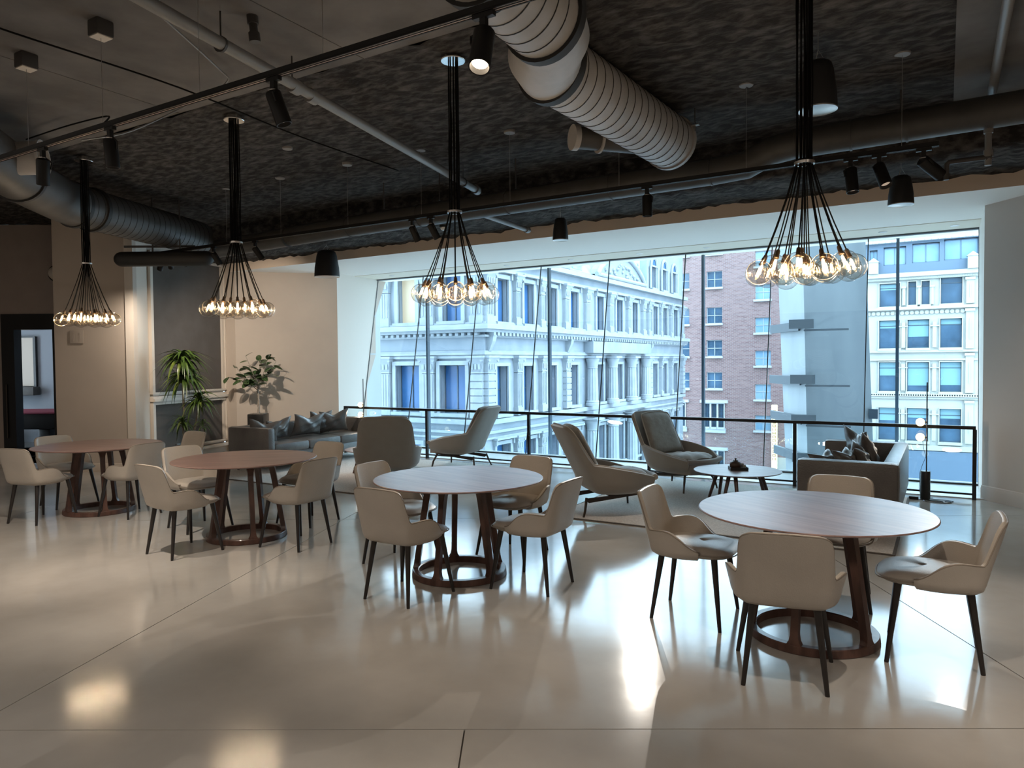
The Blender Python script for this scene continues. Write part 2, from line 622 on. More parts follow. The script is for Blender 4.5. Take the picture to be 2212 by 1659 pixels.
def skirting(name, p, q, m, h=.13, label=None, prof=True):
    p, q = Vector((*p, 0)), Vector((*q, 0))
    d = (q - p)
    L = d.length
    a = math.atan2(d.y, d.x)
    M = Tr(p.x, p.y, 0) @ Rz(a)
    b_ = MB()
    sec = [(0, 0), (-.018, 0), (-.018, h * .78), (-.012, h * .86), (-.010, h * .94), (0, h)]
    b_.grid([[(x, y, z) for y, z in sec] for x in (0, L)], M=M)
    o = b_.obj(name, m, None, 30)
    return tag(o, label, kind='structure')


skirting('baseboard_left', B0, B1, 'wall_beige', label='beige skirting below the beige wall')
skirting('baseboard_right', R1, R2, 'wall_grey', .17, label='moulded greige skirting below the right wall')

# ---- the dark shaded window in the left wall
sd = Vector((S1[0] - S0[0], S1[1] - S0[1]))
SL = sd.length
sa = math.atan2(sd.y, sd.x)
w1 = struct('window_1', (S0[0], S0[1], 0), 'tall window with dark roller shades and cream mouldings')
w1.rotation_euler = (0, 0, sa)
# local: x along the wall, -y into the room
MB().span((0, .03, 0), (SL, .15, CEIL)).obj('wall_panel', 'trim_cream', w1)
for z0, z1 in ((.24, .99), (1.20, 3.50)):
    MB().span((.05, .005, z0), (SL - .05, .028, z1)).obj('shade', 'shade_fabric', w1)
    b_ = MB()
    for t_, pr in ((.055, .035), (.03, .06)):
        e = .03 if t_ == .055 else 0
        b_.span((e, -pr, z0 - t_), (SL - e, .03, z0)).span((e, -pr, z1), (SL - e, .03, z1 + t_))
        b_.span((e, -pr, z0), (e + t_, .03, z1)).span((SL - e - t_, -pr, z0), (SL - e, .03, z1))
    b_.obj('moulding', 'trim_cream', w1)
MB().span((-.0, -.09, 1.045), (SL, .03, 1.09)).span((0, -.06, 1.09), (SL, .03, 1.135)).obj('rail', 'trim_cream', w1)
MB().span((0, -.12, .12), (SL, .03, .165)).span((0, -.05, 0), (SL, .03, .12)).obj('sill', 'trim_cream', w1)

# ---- dark wall with the open doorway
dd = Vector((D1[0] - D0[0], D1[1] - D0[1]))
DL = dd.length
da = math.atan2(dd.y, dd.x)


def dloc(p):
    return (Vector(p) - Vector(D0)).dot(dd.normalized())


xa, xb = dloc((-13.42, 6.145)), dloc((-12.87, 6.48))     # clear opening
fa, fb = dloc((-13.60, 6.03)), dloc((-12.70, 6.58))      # outside of the frame
dw = struct('wall_dark', (D0[0], D0[1], 0), 'dark brown wall around the doorway')
dw.rotation_euler = (0, 0, da)
MB().span((0, 0, 0), (fa, .12, CEIL)).span((fa, 0, 2.53), (fb, .12, CEIL)).span((fb, 0, 0), (DL + .2, .12, CEIL)).obj('wall_panel', 'wall_dark', dw)
MB().span((0, -.015, 0), (fa, 0, .10)).obj('skirting', 'trim_cream', dw)
d1 = struct('door_1', (D0[0], D0[1], 0), 'wide black door frame standing open to another room')
d1.rotation_euler = (0, 0, da)
MB().span((fa, -.03, 0), (xa, .16, 2.53)).obj('jamb', 'black_metal', d1)
MB().span((xb, -.03, 0), (fb, .16, 2.53)).obj('jamb', 'black_metal', d1)
MB().span((xa, -.03, 2.27), (xb, .16, 2.53)).obj('head', 'black_metal', d1)
MB().tube([(fa + .08, -.05, .45), (fa + .08, -.05, 1.35)], .012, 8).obj('pull_handle', 'bronze_steel', d1, 40)
# room behind the doorway
DM = Tr(D0[0], D0[1], 0) @ Rz(da)


def behind(name, m, boxes, label):
    b_ = MB()
    for a_, c_ in boxes:
        b_.span(a_, c_)
    b_.v = [tuple(DM @ Vector(p)) for p in b_.v]
    return tag(b_.obj(name, m), label, kind='structure')


behind('wall_back_room', 'wall_blue_grey', [((xa - 5.2, 3.6, 0), (xb + .5, 3.72, 3.2)), ((xb + .5, .12, 0), (xb + .6, 3.72, 3.2)), ((xa - 5.3, .12, 0), (xa - 5.2, 3.72, 3.2))], 'blue-grey walls of the room behind the doorway')
behind('floor_back_room', 'floor_concrete', [((xa - 5.2, .125, -.1), (xb + .5, 3.6, 0))], 'floor of the room behind the doorway')
behind('ceiling_back_room', 'soffit_white', [((xa - 5.2, .12, 2.9), (xb + .5, 3.6, 3.0))], 'ceiling of the room behind the doorway')
p_ = DM @ Vector((xa - 1.6, 1.2, 2.6))
light('back_room_lamp', 'POINT', p_, 26, (.85, .92, 1.0), .15)

# ---- the big leaning glass wall
w2 = struct('window_2', label='floor-to-soffit leaning glass wall with thin dark joints')
JX = [-10.25, -9.05, -7.69, -6.34, -4.99, -3.65, -2.29, -.96, .385]
lean = math.atan2(GY1 - GY0, SOF)
glen = math.hypot(GY1 - GY0, SOF)
for i in range(8):
    x0, x1 = JX[i] + .006, JX[i + 1] - .006
    b_ = MB().box((0, 0, 0), (x1 - x0, .012, glen), Tr((x0 + x1) / 2, (GY0 + GY1) / 2, SOF / 2) @ Rx(-lean))
    b_.obj('pane', 'pane_glass', w2)
for x in JX:
    MB().box((0, 0, 0), (.013, .020, glen), Tr(x, (GY0 + GY1) / 2, SOF / 2) @ Rx(-lean)).obj('joint', 'black_metal', w2)
MB().span((-10.25, GY0 - .04, -.02), (.385, GY0 + .05, .035)).obj('bottom_channel', 'black_metal', w2)
MB().span((-10.25, GY1 - .05, SOF - .03), (.385, GY1 + .04, SOF)).obj('head_channel', 'steel_ext', w2)
for x in (-9.25, -6.38, -3.47, -.60):
    MB().span((x - .02, 12.0, -6), (x + .02, 12.08, 7)).obj('outer_post', 'mullion_blue', w2)

# ---- railing in front of the glass
RT, RY = .862, 9.95
rl = thing('railing', 'black metal railing with glass infill along the window', 'railing', (-4.65, RY, 0))
ox = 4.65
MB().box((ox - 4.65, 0, RT - .02), (9.93, .05, .04)).obj('top_rail', 'black_metal', rl)
MB().box((ox - 4.65, 0, .065), (9.93, .03, .022)).obj('bottom_rail', 'black_metal', rl)
RPX = [-9.60, -7.69, -5.66, -3.66, -1.67, .305]
for x in RPX:
    MB().box((x + ox, 0, (RT - .04) / 2), (.042, .042, RT - .04)).obj('post', 'black_metal', rl)
for a_, c_ in zip(RPX[:-1], RPX[1:]):
    MB().box(((a_ + c_) / 2 + ox, 0, .45), (c_ - a_ - .06, .008, .74)).obj('glass_panel', 'rail_glass', rl)
rl.location = (-4.65 + .0025, RY, 0)

# ---- outside cladding seen past the left jamb
cl = thing('facade_cladding', 'folded beige outside cladding panels beyond the left glass edge', 'cladding', (-10.385, 11.7, 0))
EDGE = [(3.46, 12.067), (2.66, 11.71), (1.85, 11.707), (1.17, 11.42), (.54, 11.407), (-.28, 11.36)]
for k in range(len(EDGE) - 1):
    (z1, yo1), (z0, yo0) = EDGE[k], EDGE[k + 1]
    g = .012
    gi = lambda z: GY0 + (GY1 - GY0) * z / SOF + .03
    vs = []
    for xx in (-.06, 0):
        vs += [(xx, gi(z1 - g) - 11.7, z1 - g), (xx, yo1 - 11.7, z1 - g), (xx, yo0 - 11.7, z0 + g), (xx, gi(z0 + g) - 11.7, z0 + g)]
    MB().add(vs, [(0, 1, 2, 3), (7, 6, 5, 4), (0, 4, 5, 1), (1, 5, 6, 2), (2, 6, 7, 3), (3, 7, 4, 0)]).obj('panel', 'clad_panel', cl)

# ================================================================== DINING TABLES AND CHAIRS


def u_shell(path, top, z_low, z_seat, lean, n=45, m=9, inset=.72, th=.028, cy=.0, flare=0, dense=None):
    """upholstered bucket: a U in plan (u from -1 to 1, 0 at the back) raised to the height top(|u|)."""
    outer, inner, rim = [], [], []
    cols = []
    for i in range(n):
        u = -1 + 2 * i / (n - 1)
        if dense:                                           # pack columns where the outline drops
            w0 = abs(u)
            a0, a1 = dense
            w0 = w0 / .3 * a0 if w0 < .3 else (a0 + (w0 - .3) / .35 * (a1 - a0) if w0 < .65 else a1 + (w0 - .65) / .35 * (1 - a1))
            u = math.copysign(w0, u)
        x, y = path(abs(u))
        x = math.copysign(x, u) if abs(u) > 1e-6 else 0
        h = top(abs(u))
        col = []
        for j in range(m + 1):
            t = j / m
            if t < .34:                                    # rounded underside
                k = t / .34
                a = k * PI / 2
                sc = inset + (1 - inset) * math.sin(a)
                z = z_low + (z_seat - z_low) * (1 - math.cos(a))
                px, py = x * sc, cy + (y - cy) * sc
            else:
                k = (t - .34) / .66
                z = z_seat + (h - z_seat) * k
                px, py = x, y
            dz = max(0, z - z_seat)
            bw = smooth01((.80 - abs(u)) / .5)              # only the back leans
            py -= lean * dz * bw
            fl_ = flare * dz * (1 - bw)
            px += math.copysign(fl_, u) if abs(u) > 1e-6 else 0
            col.append(Vector((px, py, z)))
        cols.append(col)
    # inward normals
    inn = []
    for i in range(n):
        a, b_ = cols[max(i - 1, 0)], cols[min(i + 1, n - 1)]
        ic = []
        for j in range(m + 1):
            du = (b_[j] - a[j])
            dv = cols[i][min(j + 1, m)] - cols[i][max(j - 1, 0)]
            nn = dv.cross(du)
            nn = nn.normalized() if nn.length > 1e-9 else Vector((0, 1, 0))
            ctr = Vector((0, .05, z_seat + .1))
            if nn.dot(ctr - cols[i][j]) < 0:
                nn = -nn
            ic.append(cols[i][j] + nn * th)
        inn.append(ic)
    return cols, inn


def shell_mesh(cols, inn, closed_bottom=True):
    n, m = len(cols), len(cols[0]) - 1
    b_ = MB()
    # one strip around: outer up, rim, inner down
    rows = []
    for i in range(n):
        mid = (cols[i][m] + inn[i][m]) / 2 + Vector((0, 0, .006))
        rows.append(list(cols[i]) + [mid] + [inn[i][j] for j in range(m, -1, -1)])
    b_.grid(rows)
    L_ = len(rows[0])
    for e in (0, n - 1):                                    # close the two front ends
        idx = [e * L_ + j for j in range(L_)]
        b_.f.append(tuple(idx))
    # bottom
    bot = [i * L_ for i in range(n)]
    b_.f.append(tuple(bot))
    return b_


# ---- dining chair prototype (front towards +Y)
def dpath(u):
    return lerp_curve([(0, 0, -.245), (.22, .115, -.243), (.37, .196, -.232), (.44, .222, -.210), (.52, .246, -.165), (.64, .266, -.09), (.82, .270, .005), (1.0, .252, .095)], u)


def dtop(u):
    if u < .28:
        return .802 - .004 * (u / .28) ** 2
    if u < .405:
        k = (u - .28) / .125
        return .740 + .058 * math.sqrt(max(0, 1 - k * k))
    if u < .445:
        k = (u - .405) / .04
        return .740 - .168 * k ** .8
    if u < .60:
        k = (u - .445) / .155
        return .572 + .010 * smooth01(k)
    k = (u - .60) / .40
    return .582 - .114 * smooth01(k ** 1.1)


def make_dining_chair():
    t = thing('dining_chair', '', 'chair', group='taupe leather dining chairs around the round tables')
    cols, inn = u_shell(dpath, dtop, .405, .465, .27, n=73, flare=.28, dense=(.28, .50))
    sh = shell_mesh(cols, inn).obj('shell', 'leather_taupe', t, 60, weld=True)
    rim = [(a[-1] + b_[-1]) / 2 + Vector((0, 0, .007)) for a, b_ in zip(cols, inn)]
    rim = [cols[i][-1] + (inn[i][-1] - cols[i][-1]) * .12 + Vector((0, 0, .004)) for i in range(len(cols))]
    MB().tube(rim, .0042, 6).obj('piping', 'piping_dark', sh, 60)
    # seat cushion
    b_ = MB()
    prof = [(.0, .502), (.45, .500), (.75, .494), (.92, .482), (1.0, .462), (.985, .445), (.90, .425), (.0, .418)]
    rows = []
    for s_, z in prof:
        row = []
        for k in range(40):
            a = 2 * PI * k / 40
            ca, sa_ = math.cos(a), math.sin(a)
            e = .55
            x = .235 * math.copysign(abs(ca) ** e, ca)
            y = .03 + .250 * math.copysign(abs(sa_) ** e, sa_)
            wv = .012 * max(0, sa_) ** 2 * (1 if z > .45 else 0)
            row.append((x * s_ * (1 - .06 * max(0, sa_)), .03 + (y - .03) * s_, z - wv))
        rows.append(row)
    b_.grid(rows, closed=True)
    se = b_.obj('seat', 'leather_taupe', t, 50, weld=True)
    seam = [(.242 * (1 - .06 * max(0, math.sin(a))) * math.copysign(abs(math.cos(a)) ** .55, math.cos(a)), .03 + .256 * math.copysign(abs(math.sin(a)) ** .55, math.sin(a)), .452 - .010 * max(0, math.sin(a)) ** 2) for a in [PI * (-.08 + 1.16 * k / 30) for k in range(31)]]
    MB().tube(seam, .004, 6).obj('seam', 'piping_dark', se, 60)
    for sx in (-1, 1):
        MB().tube([(sx * .175, .17, .43), (sx * .243, .222, .0)], [.021, .0115], 10).obj('leg', 'wood_black', t, 40)
        MB().tube([(sx * .150, -.165, .43), (sx * .197, -.225, .0)], [.021, .0115], 10).obj('leg', 'wood_black', t, 40)
    return t


TABLES = [(-8.24, 4.60), (-5.74, 4.60), (-3.25, 4.60), (-.67, 4.60)]
CHAIRS = [
    # table 1 (farthest left)
    (-8.30, 4.01, 0.24, 'taupe dining chair with its back to the camera at the farthest left table'),
    (-7.72, 4.66, PI / 2 + .05, 'taupe dining chair on the right side of the farthest left table, seen from behind'),
    (-8.95, 4.62, -PI / 2, 'taupe dining chair on the doorway side of the farthest left table'),
    (-8.16, 5.48, PI, 'taupe dining chair behind the farthest left table, in front of the spiky plant'),
    # table 2
    (-5.765, 3.945, -.06, 'taupe dining chair with its back to the camera at the table second from left'),
    (-5.07, 4.62, PI / 2, 'taupe dining chair on the right of the second table from left, seat turned left'),
    (-6.50, 4.62, -PI / 2 - .1, 'taupe dining chair facing right behind the left rim of the second table from left'),
    (-5.70, 5.36, PI, 'taupe dining chair in front of the left sofa, behind the second table from left'),
    # table 3
    (-3.275, 3.99, -.02, 'taupe dining chair nearest the camera at the table in the middle'),
    (-2.605, 4.635, PI / 2, 'taupe dining chair on the right of the middle table, turned left towards it'),
    (-3.875, 4.63, -PI / 2, 'taupe dining chair on the left of the middle table, behind the nearest one'),
    (-3.19, 5.34, PI - .05, 'taupe dining chair facing the camera behind the middle table'),
    # table 4
    (-1.385, 4.60, -PI / 2 + .02, 'taupe dining chair on the left of the right-hand table, seat turned right'),
    (-.715, 3.965, .19, 'taupe dining chair with its broad back to the camera at the right-hand table'),
    (-.045, 4.63, PI / 2 + .03, 'taupe dining chair at the far right edge, seat turned left'),
    (-.64, 5.38, PI, 'taupe dining chair behind the right-hand table, only its top edge showing'),
]
ch0 = make_dining_chair()
for i, (x, y, rz, lb) in enumerate(CHAIRS):
    place(ch0, i > 0, lb, (x, y, 0), rz)


# ---- round table prototype
def make_table():
    t = thing('dining_table', '', 'table', group='round walnut dining tables')
    MB().lathe([(0, .722), (.52, .722), (.635, .738), (.660, .747), (.660, .751), (.655, .755), (0, .755)], 72).obj('tabletop', 'walnut', t, 30, weld=True)
    MB().lathe([(.315, .0), (.365, .0), (.370, .006), (.366, .045), (.362, .050), (.322, .050), (.315, .044), (.315, 0)], 60).obj('base_ring', 'walnut_dark', t, 30, weld=True)
    b_ = MB()
    b_.lathe([(0, .700), (.27, .700), (.275, .722), (0, .722)], 40)
    b_.obj('top_plate', 'walnut_dark', t, 30)
    for k in range(5):
        a = 2 * PI * k / 5
        # leg: section across (tangent x radial), flares into the ring and the plate
        rows = []
        for z, r, w, d in ((.02, .342, .105, .042), (.046, .342, .085, .042), (.070, .338, .056, .043), (.10, .334, .043, .044), (.20, .318, .040, .046), (.45, .277, .042, .050), (.60, .252, .044, .052), (.65, .243, .050, .054), (.68, .236, .066, .058), (.702, .228, .10, .064)):
            rows.append([(r + d / 2, -w / 2, z), (r + d / 2, w / 2, z), (r - d / 2, w / 2, z), (r - d / 2, -w / 2, z)])
        MB().grid(rows, closed=True, M=Rz(a)).obj('leg', 'walnut_dark', t, 25)
    return t


tb0 = make_table()
for i, ((x, y), rz, lb) in enumerate(zip(TABLES, (.35, .2, -.74, -.98), (
        'round walnut dining table at the far left, below the smallest-looking chandelier',
        'round walnut dining table second from left, in front of the left sofa',
        'round walnut dining table in the middle, its top reflecting the blue daylight',
        'round walnut dining table at the right, nearest the camera'))):
    place(tb0, i > 0, lb, (x, y, 0), YAW + rz)

# ================================================================== LOUNGE


def pillow(w, h, th, seed, m='leather_dark', n=18):
    r = random.Random(seed)
    ph = [r.uniform(0, 6.28) for _ in range(6)]
    b_ = MB()
    for sgn in (1, -1):
        rows = []
        for i in range(n + 1):
            row = []
            for j in range(n + 1):
                u, v = -1 + 2 * i / n, -1 + 2 * j / n
                x = w / 2 * u * (1 - .16 * (1 - v * v))
                z = h / 2 * v * (1 - .16 * (1 - u * u))
                e = ((1 - u * u) * (1 - v * v))
                t = th / 2 * max(e, 0) ** .5
                wr = .016 * e * (math.sin(7 * u + 4 * v + ph[0]) + math.sin(9 * v - 5 * u + ph[1]))
                dent = -.06 * smooth01((v - .15) / .85) * math.exp(-(u / .38) ** 2)   # karate-chopped top
                row.append((x, sgn * (t + wr * .6), z + h / 2 + dent * (h / .4)))
            rows.append(row)
        b_.grid(rows)
    return b_


def make_sofa(L, label, name='sofa'):
    """seat faces +X, runs along +Y from 0 to L; back along x = 0"""
    t = thing(name, label, 'sofa')
    D, Hh = .88, .68
    # base
    MB().box((D / 2 + .01, L / 2, .215), (D - .05, L - .06, .15), None, .03).obj('base', 'leather_dark', t, 40)

    def slab(name_, c, d, bev):
        return MB().box(c, d, None, bev).obj(name_, 'leather_dark', t, 40)
    slab('backrest', (.075, L / 2, .418), (.15, L - .02, .516), .045)
    slab('arm', (D / 2 + .008, .07, .415), (D, .14, .53), .045)
    slab('arm', (D / 2 + .008, L - .07, .415), (D, .14, .53), .045)
    n = 2 if L < 2.3 else 3
    sl = (L - .28) / n
    for k in range(n):
        MB().box((.15 + (D - .16) / 2, .14 + sl * (k + .5), .355), (D - .15, sl - .008, .15), None, .05).obj('seat_cushion', 'leather_dark', t, 40)
    for x in (.10, D - .08):
        for y in (.12, L / 2, L - .12):
            MB().tube([(x, y, .145), (x, y, .0)], .018, 10).obj('leg', 'black_metal', t, 40)
    return t


s1 = make_sofa(2.50, 'dark grey leather sofa with pillows in front of the plain beige wall')
s1.location = (-9.53, 7.30, .012)
s1.rotation_euler = (0, 0, .05)
s2 = make_sofa(2.05, 'dark grey leather sofa at the right with its shiny back beside the floor lamp')
s2.location = (-.345, 9.48, .012)
s2.rotation_euler = (0, 0, PI)


def put_pillow(x, y, z, w, h, th, rz, tilt, roll, seed, label, group):
    b_ = pillow(w, h, th, seed)
    o = b_.obj('throw_pillow', 'leather_dark', None, 70, weld=True)
    o.matrix_world = Tr(x, y, z) @ Rz(rz) @ Rx(tilt) @ Ry(roll)
    tag(o, label, 'pillow', group)


G1, G2 = 'dark leather pillows on the left sofa', 'dark leather pillows on the right sofa'
# left sofa: pillows lean on the back (x ~ -9.35), facing +X
put_pillow(-9.14, 7.62, .445, .56, .37, .17, PI / 2 - .25, .28, .12, 1, 'leftmost dark leather pillow, half hidden behind the left sofa arm', G1)
put_pillow(-9.24, 7.98, .445, .56, .37, .19, PI / 2 + .1, .35, -.10, 2, 'pale-sheened dark pillow second from the left sofa arm, two raised corners', G1)
put_pillow(-9.24, 8.62, .445, .70, .40, .19, PI / 2, .30, .03, 3, 'largest dark pillow with a deep central pinch in the middle of the left sofa', G1)
put_pillow(-9.34, 9.00, .445, .52, .42, .17, PI / 2 - .05, .28, .0, 4, 'dark pillow behind the pinched one on the left sofa, one tip showing', G1)
put_pillow(-9.24, 9.28, .445, .56, .42, .17, PI / 2 - .35, .25, -.08, 5, 'rightmost dark pillow against the far arm of the left sofa', G1)
# right sofa: back at x ~ -.35, seat towards -X
put_pillow(-.78, 9.05, .445, .48, .46, .17, -PI / 2 + .6, .30, .10, 6, 'tallest dark pillow at the far end of the right sofa', G2)
put_pillow(-.62, 8.55, .445, .48, .45, .17, -PI / 2 + .25, .35, -.12, 7, 'dark pillow leaning on the shiny back of the right sofa', G2)
put_pillow(-.66, 8.20, .445, .40, .38, .16, -PI / 2 + .1, .40, .14, 8, 'dark pillow in the middle of the cluster on the right sofa', G2)
put_pillow(-.74, 7.88, .445, .42, .36, .16, -PI / 2 - .2, .50, .0, 9, 'front dark pillow with bright edge on the right sofa', G2)
put_pillow(-.98, 8.05, .445, .38, .30, .15, -PI / 2 - .5, .55, .1, 10, 'lowest dark pillow, a rounded hump left of the others on the right sofa', G2)


# ---- lounge armchair prototype (front +Y)
def apath(u):
    return lerp_curve([(0, 0, -.30), (.20, .185, -.296), (.34, .315, -.272), (.42, .368, -.225), (.52, .410, -.13), (.66, .430, .0), (.82, .410, .20), (1.0, .30, .42)], u)


def atop(u):
    if u < .22:
        return .94
    if u < .36:
        k = (u - .22) / .14
        return .86 + .08 * math.sqrt(max(0, 1 - k * k))
    if u < .43:
        k = (u - .36) / .07
        return .86 - .315 * smooth01(k)
    k = (u - .43) / .57
    return .545 - .15 * k ** 1.4


def make_armchair():
    t = thing('armchair', '', 'armchair', group='grey-brown velvet lounge chairs')
    tilt = Tr(0, 0, .26) @ Rx(-.0) @ Tr(0, 0, -.26)
    cols, inn = u_shell(apath, atop, .215, .35, .50, n=65, m=11, inset=.55, th=.04, flare=.22, cy=.05, dense=(.22, .5))
    sh = shell_mesh(cols, inn).obj('shell', 'velvet', t, 60, weld=True)
    rim = [inn[i][-1] + Vector((0, 0, .006)) for i in range(len(cols))]
    MB().tube(rim, .0055, 6).obj('piping', 'velvet_piping', sh, 60)
    # seat front apron closing the bucket
    b_ = MB()
    rows = []
    for s_, z in ((0, .455), (.5, .455), (.85, .44), (1.0, .405), (.97, .375), (.75, .335), (0, .325)):
        row = []
        for k in range(40):
            a = 2 * PI * k / 40
            ca, sa_ = math.cos(a), math.sin(a)
            x = .335 * math.copysign(abs(ca) ** .65, ca) * (1 - .18 * max(0, sa_) ** 2)
            y = .10 + .31 * math.copysign(abs(sa_) ** .65, sa_)
            wr = .008 * math.sin(9 * a) * s_
            row.append((x * s_, .10 + (y - .10) * s_, z + wr + .03 * (y - .1)))
        rows.append(row)
    b_.grid(rows, closed=True)
    b_.obj('seat_cushion', 'cushion_cloth', t, 60, weld=True)
    # front lip joining both arms
    lip = [cols[i][-1] for i in (0,)] + [(-.16, .475, .385), (0, .485, .38), (.16, .475, .385)] + [cols[-1][-1]]
    MB().tube(lip, .032, 10).obj('front_rail', 'velvet', t, 60)
    und = MB().prism([(-.27, -.16), (.27, -.16), (.31, .2), (.26, .42), (.12, .48), (-.12, .48), (-.26, .42), (-.31, .2)], .225, .375)
    und.obj('seat_base', 'velvet', t, 50)
    # back cushion with pinched pleats
    n = 16
    b_ = MB()
    for sgn in (1, -1):
        rows = []
        for i in range(n + 1):
            row = []
            for j in range(n + 1):
                u, v = -1 + 2 * i / n, j / n
                wv = .295 - .035 * v
                e = max(0, (1 - abs(u) ** 5)) * max(0, (1 - abs(2 * v - 1) ** 7))
                tk = .058 * e ** .5 + .006 * math.sin(13 * u) * smooth01((v - .6) / .4) * e
                z = .445 + .515 * v * (1 - .05 * u * u)
                y = -.175 - .50 * (z - .35) + .03
                row.append((u * wv, y + sgn * tk, z))
            rows.append(row)
        b_.grid(rows)
    bc = b_.obj('back_cushion', 'cushion_cloth', t, 70, weld=True)
    edge = []
    for k in range(33):
        a = k / 32
        u, v = (-1, a * 3) if a < 1 / 3 else ((-1 + (a - 1 / 3) * 6, 1) if a < 2 / 3 else (1, 1 - (a - 2 / 3) * 3))
        z = .445 + .515 * v * (1 - .05 * u * u)
        edge.append((u * (.295 - .035 * v), -.145 - .50 * (z - .35) + .012, z))
    MB().tube(edge, .006, 6).obj('cushion_piping', 'velvet_piping', bc, 60)
    # steel blade base
    for sx in (-1, 1):
        pl = [(-.34, .165), (-.30, .135), (.33, .205), (.40, .24), (.40, .262), (.10, .262), (.05, .235), (-.02, .232), (-.06, .20), (-.34, .185)]
        M = Tr(sx * .22, 0, 0) @ Matrix(((0, 0, 1, 0), (1, 0, 0, 0), (0, 1, 0, 0), (0, 0, 0, 1)))
        MB().prism(pl, -.006, .006, M).obj('blade', 'bronze_steel', t)
        MB().tube([(sx * .22, -.325, .19), (sx * .27, -.36, .06), (sx * .29, -.385, 0)], [.017, .014, .011], 6).obj('leg', 'bronze_steel', t, 30)
        MB().tube([(sx * .22, .30, .23), (sx * .29, .345, .10), (sx * .315, .36, 0)], [.017, .014, .011], 6).obj('leg', 'bronze_steel', t, 30)
    MB().box((0, -.05, .205), (.44, .05, .016)).box((0, .26, .222), (.44, .05, .016)).obj('cross_bar', 'bronze_steel', t)
    return t


ac0 = make_armchair()
for i, (x, y, rz, lb) in enumerate((
        (-6.40, 7.42, .66, 'velvet lounge chair with its back to the camera beside the left sofa'),
        (-6.55, 9.36, PI / 2 + .12, 'velvet lounge chair by the railing, seen from the side facing left'),
        (-3.17, 7.33, -.80, 'velvet lounge chair seen from behind, pointed arm towards the coffee table'),
        (-2.95, 9.12, -PI / 2 - .42, 'velvet lounge chair facing the coffee table, front open to view'))):
    place(ac0, i > 0, lb, (x, y, .0125), rz)

# ---- rugs
for lb, (x0, y0, x1, y1) in (('pale woven rug under the left sofa group', (-9.9, 6.76, -5.6, 9.75)), ('pale woven rug under the coffee table and right sofa', (-3.62, 6.78, -.34, 9.72))):
    r_ = thing('rug', lb, 'rug', ((x0 + x1) / 2, (y0 + y1) / 2, 0))
    w_, h_ = x1 - x0, y1 - y0
    MB().box((0, 0, .0065), (w_ - .05, h_ - .05, .011)).obj('pile', 'rug_wool', r_)
    MB().box((0, h_ / 2 - .0125, .005), (w_, .025, .009)).box((0, -h_ / 2 + .0125, .005), (w_, .025, .009)).box((w_ / 2 - .0125, 0, .005), (.025, h_ - .05, .009)).box((-w_ / 2 + .0125, 0, .005), (.025, h_ - .05, .009)).obj('binding', 'rug_edge', r_)

# ---- coffee table with tray
ct = thing('coffee_table', 'low round dark-wood coffee table between lounge chair and right sofa', 'table', (-2.06, 8.52, .012))
MB().lathe([(0, .335), (.40, .335), (.49, .352), (.495, .358), (.49, .363), (0, .363)], 56).obj('tabletop', 'walnut', ct, 30, weld=True)
for k in range(3):
    a = .55 + 2 * PI * k / 3
    for q in (-1, 1):
        o_ = Vector((math.cos(a), math.sin(a)))
        tn = Vector((-o_.y, o_.x))
        p0, p1 = o_ * .26 + tn * q * .035, o_ * .36 + tn * q * .085
        MB().tube([(p0.x, p0.y, .338), (p1.x, p1.y, 0)], [.024, .017], 8).obj('leg', 'walnut_dark', ct, 40)
ct2 = copy_tree(ct)
ct2.location = (-7.27, 8.22, .012)
ct2.rotation_euler = (0, 0, .9)
ct2['label'] = 'low round dark-wood coffee table mostly hidden behind the left lounge chair'
for o_ in (ct, ct2):
    o_['group'] = 'low round coffee tables'
tz = .012 + .363
ty = thing('tray', 'small square black tray on the coffee table', 'tray', (-2.06, 8.56, tz), .45)
MB().box((0, 0, .005), (.20, .16, .008)).obj('bottom', 'tray_black', ty)
MB().box((0, .078, .018), (.20, .006, .034)).box((0, -.078, .018), (.20, .006, .034)).box((.098, 0, .018), (.006, .15, .034)).box((-.098, 0, .018), (.006, .15, .034)).obj('rim', 'tray_black', ty)
tp = thing('clay_jar', 'round brown clay jar with knob lid in the black tray', 'jar', (-2.085, 8.545, tz + .010), .45)
MB().lathe([(0, 0), (.035, 0), (.058, .022), (.066, .048), (.058, .075), (.036, .092), (0, .094)], 28).obj('body', 'clay_brown', tp, 40)
ld_ = MB().lathe([(0, .090), (.034, .090), (.028, .102), (.010, .106), (.009, .112), (.014, .118), (.012, .126), (0, .128)], 20).obj('lid', 'clay_brown', tp, 40)
for dx, dy, hh, lb in ((.056, .034, .058, 'taller small grey cup beside the clay jar'), (.068, -.01, .046, 'shorter small grey cup at the rim of the black tray')):
    c_ = MB().lathe([(0, 0), (.016, 0), (.018, .004), (.019, hh), (.016, hh), (.015, .008), (0, .007)], 16).obj('cup', 'cup_grey', None, 40)
    c_.location = (-2.06 + dx * math.cos(.45) - dy * math.sin(.45), 8.56 + dx * math.sin(.45) + dy * math.cos(.45), tz + .010)
    tag(c_, lb, 'cup', 'small grey cups on the tray')


